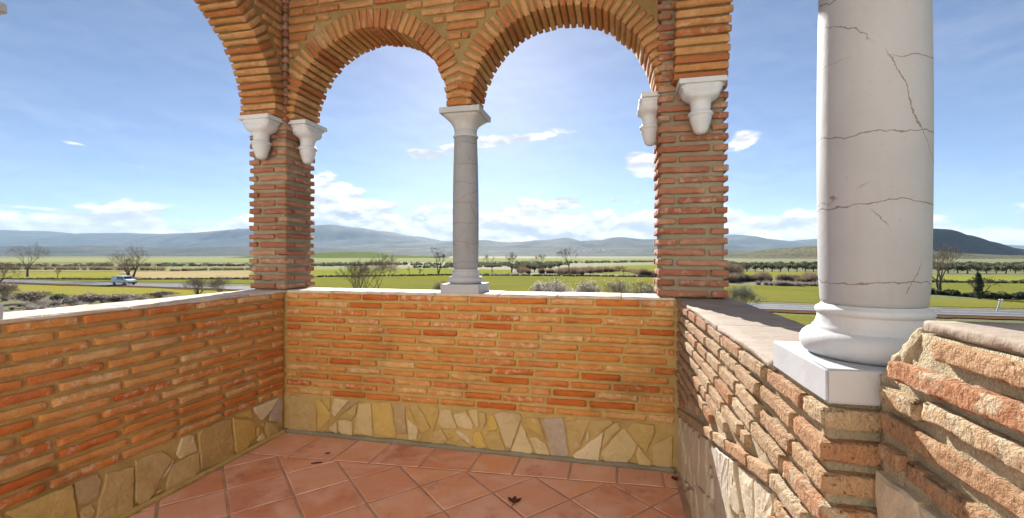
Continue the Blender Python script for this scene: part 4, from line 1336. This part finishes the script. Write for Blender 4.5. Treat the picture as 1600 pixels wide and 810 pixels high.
hills('mountain_range', [(400, 392), (560, 384), (680, 380), (720, 377), (755, 375), (790, 379), (850, 376), (882, 372), (905, 377), (935, 376), (960, 371), (1000, 374), (1030, 374), (1090, 378), (1140, 385), (1200, 389), (1300, 391), (1700, 392)],
      9300, 2900, 2000, 'mount', 350, 1750, 220, 24, 7.0)
hfoot = hills('foothills', [(-900, 386), (-200, 388), (100, 385), (300, 388), (420, 385), (560, 388), (700, 390), (880, 388), (1000, 387), (1130, 391), (1300, 394), (1700, 393), (2500, 390)],
      6300, 2200, 1700, 'foot', -900, 2500, 260, 20, 11.0, 0.35, 1.5)
hills('green_rise', [(420, 399.6), (485, 396.5), (540, 393.6), (575, 393.8), (610, 398), (650, 400.2), (700, 401)], 1500, 420, 420, 'greenhill', 430, 690, 40, 14, 2.0, 0.0, 0.1)
hills('scrub_hill', [(1290, 402), (1340, 375), (1400, 360), (1445, 357), (1472, 358), (1500, 366), (1525, 375), (1560, 386), (1600, 394), (1640, 402)], 2600, 330, 500, 'scrubhill', 1280, 1690, 90, 40, 5.0, 0.12, 0.8)
hills('olive_hill', [(1080, 404), (1130, 400.5), (1165, 396), (1200, 391.5), (1240, 387), (1290, 383), (1340, 384), (1400, 390), (1460, 396), (1560, 399.5), (1700, 401)], 1150, 300, 420, 'grovehill', 1085, 1690, 120, 40, 9.0, 0.12, 0.7)

# ---- white houses far away
M['housewhite'] = plain('whitewash', (0.75, 0.73, 0.70), 0.8, 0.1, .3, 0)
M['sheetroof'] = plain('pale sheet roof', (0.75, 0.75, 0.74), 0.38, 0.1, .5, 0, None, 0.8)
def house(x, y, z, w_, d_, h_, rz, label, group=None):
    o = empty('white_house', (x, y, z), rz); tag(o, label, 'house', group)
    mb = MB(); mb.box((-w_ / 2, -d_ / 2, -2), (w_ / 2, d_ / 2, h_)); link('wall', mb.mesh('wall'), M['housewhite'], o)
    mb = MB(); e = .4
    mb.add([(-w_ / 2 - e, -d_ / 2 - e, h_), (w_ / 2 + e, -d_ / 2 - e, h_), (w_ / 2 + e, d_ / 2 + e, h_), (-w_ / 2 - e, d_ / 2 + e, h_), (-w_ / 2 - e, 0, h_ + d_ * .115), (w_ / 2 + e, 0, h_ + d_ * .115)],
           [(0, 1, 5, 4), (2, 3, 4, 5), (0, 4, 3), (1, 2, 5), (0, 3, 2, 1)])
    link('roof', mb.mesh('roof'), M['sheetroof'], o)
p = cw((606 - 800) / F * 1450, 1450); house(p.x, p.y, GZ + 3.5, 17, 12, 5, R(YAW + 3), 'white farmhouse at the right end of the far green rise')
p = cw((617 - 800) / F * 1470, 1470); house(p.x, p.y, GZ + 2.5, 8, 7, 3.5, R(YAW - 4), 'small white outbuilding right of the far farmhouse')
rg = random.Random(12)
for k in range(14):
    zc = 5600 + rg.uniform(-400, 400); xc = (rg.uniform(895, 955) - 800) / F * zc
    p = cw(xc, zc); house(p.x, p.y, hfoot(xc, zc), rg.uniform(16, 28), rg.uniform(14, 22), rg.uniform(3, 5), R(YAW + rg.uniform(-8, 8)), 'tiny white house of the far village below the mountains', 'houses of the far village')

# ---- white van on the road
M['vanwhite'] = plain('white car paint', (0.78, 0.78, 0.78), 0.3, 0.05, 1.0, 0, None, 0.5)
M['glass'] = plain('dark car glass', (0.02, 0.025, 0.03), 0.08, 0.1, 1.0, 0, None, 0.6)
M['rubber'] = plain('tyre rubber', (0.02, 0.02, 0.02), 0.85, 0.1, 5.0, 0)
M['rim'] = plain('wheel rim', (0.45, 0.45, 0.46), 0.35, 0.1, 5.0, 0)
M['lamp_red'] = plain('red lamp glass', (0.4, 0.02, 0.02), 0.2, 0.1, 5.0, 0)
M['lamp_clear'] = plain('clear lamp glass', (0.7, 0.7, 0.7), 0.1, 0.1, 5.0, 0)
def van():
    i = min(range(len(RP)), key=lambda k_: abs((RP[k_].x * cy + RP[k_].y * sy) / (-RP[k_].x * sy + RP[k_].y * cy) - (206 - 800) / F))
    d = (RP[i + 1] - RP[i - 1]).normalized(); n = Vector((-d.y, d.x, 0))
    c = RP[i] + n * 1.1 * -1
    o = empty('parked_van', (c.x, c.y, GZ + 0.13), math.atan2(d.y, d.x)); tag(o, 'white van with dark windows on the country road at left', 'van')
    o.name = 'white_van'
    # side profile, x forward
    prof = [(-2.45, .32), (-2.48, .95), (-2.38, 1.62), (-2.15, 1.84), (.55, 1.86), (.85, 1.80), (1.45, 1.22), (2.25, 1.02), (2.42, .85), (2.44, .32)]
    N = len(prof); vs, fs = [], []
    for (yy, k) in ((-.9, 0), (-.86, 1), (.86, 1), (.9, 0)): pass
    rows = []
    for yy in (-.90, .90):
        for (x_, z_) in prof:
            tum = 0.10 * max(0, (z_ - 1.0)) / .86
            vs.append((x_, yy * (1 - tum), z_))
    for k in range(N):
        j = (k + 1) % N; fs.append((k, j, N + j, N + k))
    fs.append(tuple(range(N))[::-1]); fs.append(tuple(range(N, 2 * N)))
    link('body', mesh('body', vs, fs), M['vanwhite'], o)
    def side_pane(nm, pts, sgn, par):
        yy = lambda z_: sgn * (0.90 * (1 - .10 * max(0, z_ - 1.0) / .86) + .012)
        v = [(x_, yy(z_), z_) for x_, z_ in pts] + [(x_, yy(z_) - sgn * .03, z_) for x_, z_ in pts]
        n_ = len(pts); f = [tuple(range(n_)), tuple(range(n_, 2 * n_))[::-1]] + [(k, n_ + k, n_ + (k + 1) % n_, (k + 1) % n_) for k in range(n_)]
        link(nm, mesh(nm, v, f), M['glass'], par)
    for sgn in (-1, 1):
        side_pane('window', [(.25, 1.15), (1.30, 1.15), (.80, 1.68), (.25, 1.70)], sgn, o)
        side_pane('window', [(-.75, 1.15), (.12, 1.15), (.12, 1.70), (-.75, 1.70)], sgn, o)
    v = [(.90, -.74, 1.76), (.90, .74, 1.76), (1.44, .80, 1.24), (1.44, -.80, 1.24)]
    v = [(a + .015, b_, c_ + .015) for a, b_, c_ in v]
    link('windscreen', mesh('windscreen', v, [(0, 1, 2, 3)]), M['glass'], o)
    for sx in (-1.55, 1.55):
        for sgn in (-1, 1):
            mb = MB(); mb.tube((sx, sgn * .72, .32), (sx, sgn * .93, .32), .33, .33, 18, True)
            wh = link('wheel', mb.mesh('wheel'), M['rubber'], o)
            mb = MB(); mb.tube((sx, sgn * .90, .32), (sx, sgn * .945, .32), .20, .18, 14, True)
            link('rim', mb.mesh('rim'), M['rim'], wh)
    for sgn in (-1, 1):
        mb = MB(); mb.box((2.30, sgn * .72 - .14, .78), (2.45, sgn * .72 + .14, .95)); link('headlight', mb.mesh('headlight'), M['lamp_clear'], o)
        mb = MB(); mb.box((-2.50, sgn * .8 - .07, .95), (-2.40, sgn * .8 + .07, 1.35)); link('tail_light', mb.mesh('tail_light'), M['lamp_red'], o)
    mb = MB(); mb.box((2.38, -.88, .30), (2.50, .88, .55)); link('bumper', mb.mesh('bumper'), M['rubber'], o)
    mb = MB(); mb.box((-2.53, -.88, .30), (-2.42, .88, .55)); link('bumper', mb.mesh('bumper'), M['rubber'], o)
van()
# ---- leaning white road marker
g = gpt(1557, 488); o = empty('road_marker', g + Vector((0, 0, 0.0))); tag(o, 'leaning white marker post beside the road at the right edge', 'post')
rt = Vector((cy, sy, 0)); base = Vector((0, 0, -0.1)); topv = rt * .42 + Vector((0, 0, 1.30))
mb = MB(); mb.tube(base, topv, .075, .075, 8, True); link('pole', mb.mesh('pole'), M['paint'], o)
for s_ in (-.04, .24):
    mb = MB(); c_ = topv + rt * s_ + Vector((0, 0, .02)); mb.tube(c_ + Vector((sy, -cy, 0)) * .05, c_ - Vector((sy, -cy, 0)) * .05, .11, .11, 12, True)
    link('reflector', mb.mesh('reflector'), M['paint'], o)
# ---- lattice pylon on the far fields
g = gpt(57, 406.5); o = empty('power_pylon', g); tag(o, 'faint lattice pylon on the far fields above the left bare tree', 'pylon')
M['steel'] = plain('galvanised steel', (0.25, 0.27, 0.28), 0.5, 0.2, 1.0, 0)
mb = MB(); H_ = 27
for sx in (-1, 1):
    for sg in (-1, 1): mb.tube((sx * 2, sg * 2, 0), (sx * .35, sg * .35, H_), .10, .07, 4)
for k in range(6):
    z0_, z1_ = k * H_ / 6, (k + 1) * H_ / 6; a_, b_ = 2 - 1.65 * k / 6, 2 - 1.65 * (k + 1) / 6
    for sg in (-1, 1): mb.tube((-a_, sg * a_, z0_), (b_, sg * b_, z1_), .05, .05, 3); mb.tube((a_, sg * a_, z0_), (-b_, sg * b_, z1_), .05, .05, 3)
link('tower', mb.mesh('tower'), M['steel'], o)
mb = MB()
for z_ in (19.5, 23, 26.5): mb.tube((-3.6, 0, z_), (3.6, 0, z_), .08, .08, 4)
link('crossarm', mb.mesh('crossarm'), M['steel'], o)

# ---- dead leaves on the tiles
M['deadleaf'] = plain('dead leaf', (0.12, 0.028, 0.018), 0.7, 0.5, 60.0, 0.4)
def fpt(px, py):
    zc = EYE * F / (py - 400.0); return cw((px - 800.0) / F * zc, zc, 0.0)
def leaf(px, py, ln, wd, rz, label, stem=0.0, lobes=1):
    g = fpt(px, py); o = empty('dead_leaf', (g.x, g.y, 0.003), rz); tag(o, label, 'leaf', 'dead leaves on the floor')
    mb = MB()
    for l_ in range(lobes):
        a0 = (l_ - (lobes - 1) / 2) * .8
        n = 7; vs, fs = [], []
        for i in range(n):
            t = i / (n - 1); w_ = wd * math.sin(math.pi * min(1, t * .93 + .05)) * .5
            for s_ in (-1, 0, 1):
                x_, y_ = ln * t, w_ * s_
                vs.append((x_ * math.cos(a0) - y_ * math.sin(a0), x_ * math.sin(a0) + y_ * math.cos(a0), .004 + abs(s_) * .006 + .008 * t * t))
        for i in range(n - 1):
            for k_ in range(2): fs.append((i * 3 + k_, i * 3 + 3 + k_, i * 3 + 4 + k_, i * 3 + 1 + k_))
        mb.add(vs, fs)
    link('blade', mb.mesh('blade', True), M['deadleaf'], o)
    if stem:
        mb = MB(); mb.tube((0, 0, .004), (-stem * .5, .008, .004), .0022, .0018, 5); mb.tube((-stem * .5, .008, .004), (-stem, 0, .004), .0018, .0014, 5)
        link('stem', mb.mesh('stem'), M['deadleaf'], o)
leaf(803, 789, .05, .026, R(95), 'dark red curled leaf with twig on the middle floor tiles', .045, 3)
leaf(508, 711, .035, .022, R(0), 'small dark leaf on the border tiles near the left corner', 0)
leaf(486, 727, .07, .022, R(15), 'long dark leaf on the floor near the left corner', 0, 1)
leaf(1054, 753, .03, .03, R(80), 'dark crumpled leaf in the corner under the right wall', 0, 2)

# ---- air
if HAZE > 0:
    m = bpy.data.materials.new('air'); m.use_nodes = True
    t = NT(m.node_tree); t.n.remove(t.n['Principled BSDF'])
    v = t.node('ShaderNodeVolumePrincipled'); v.inputs['Color'].default_value = (0.52, 0.74, 1.0, 1); v.inputs['Density'].default_value = HAZE
    v.inputs['Anisotropy'].default_value = 0.0
    t.l.new(v.outputs[0], t.n['Material Output'].inputs['Volume'])
    mb = MB(); mb.box((-21500, -15800, GZ - 4.5), (21500, 16200, 1050))
    tag(link('haze', mb.mesh('haze'), m, None, None, (0, 0, R(YAW))), kind='stuff')
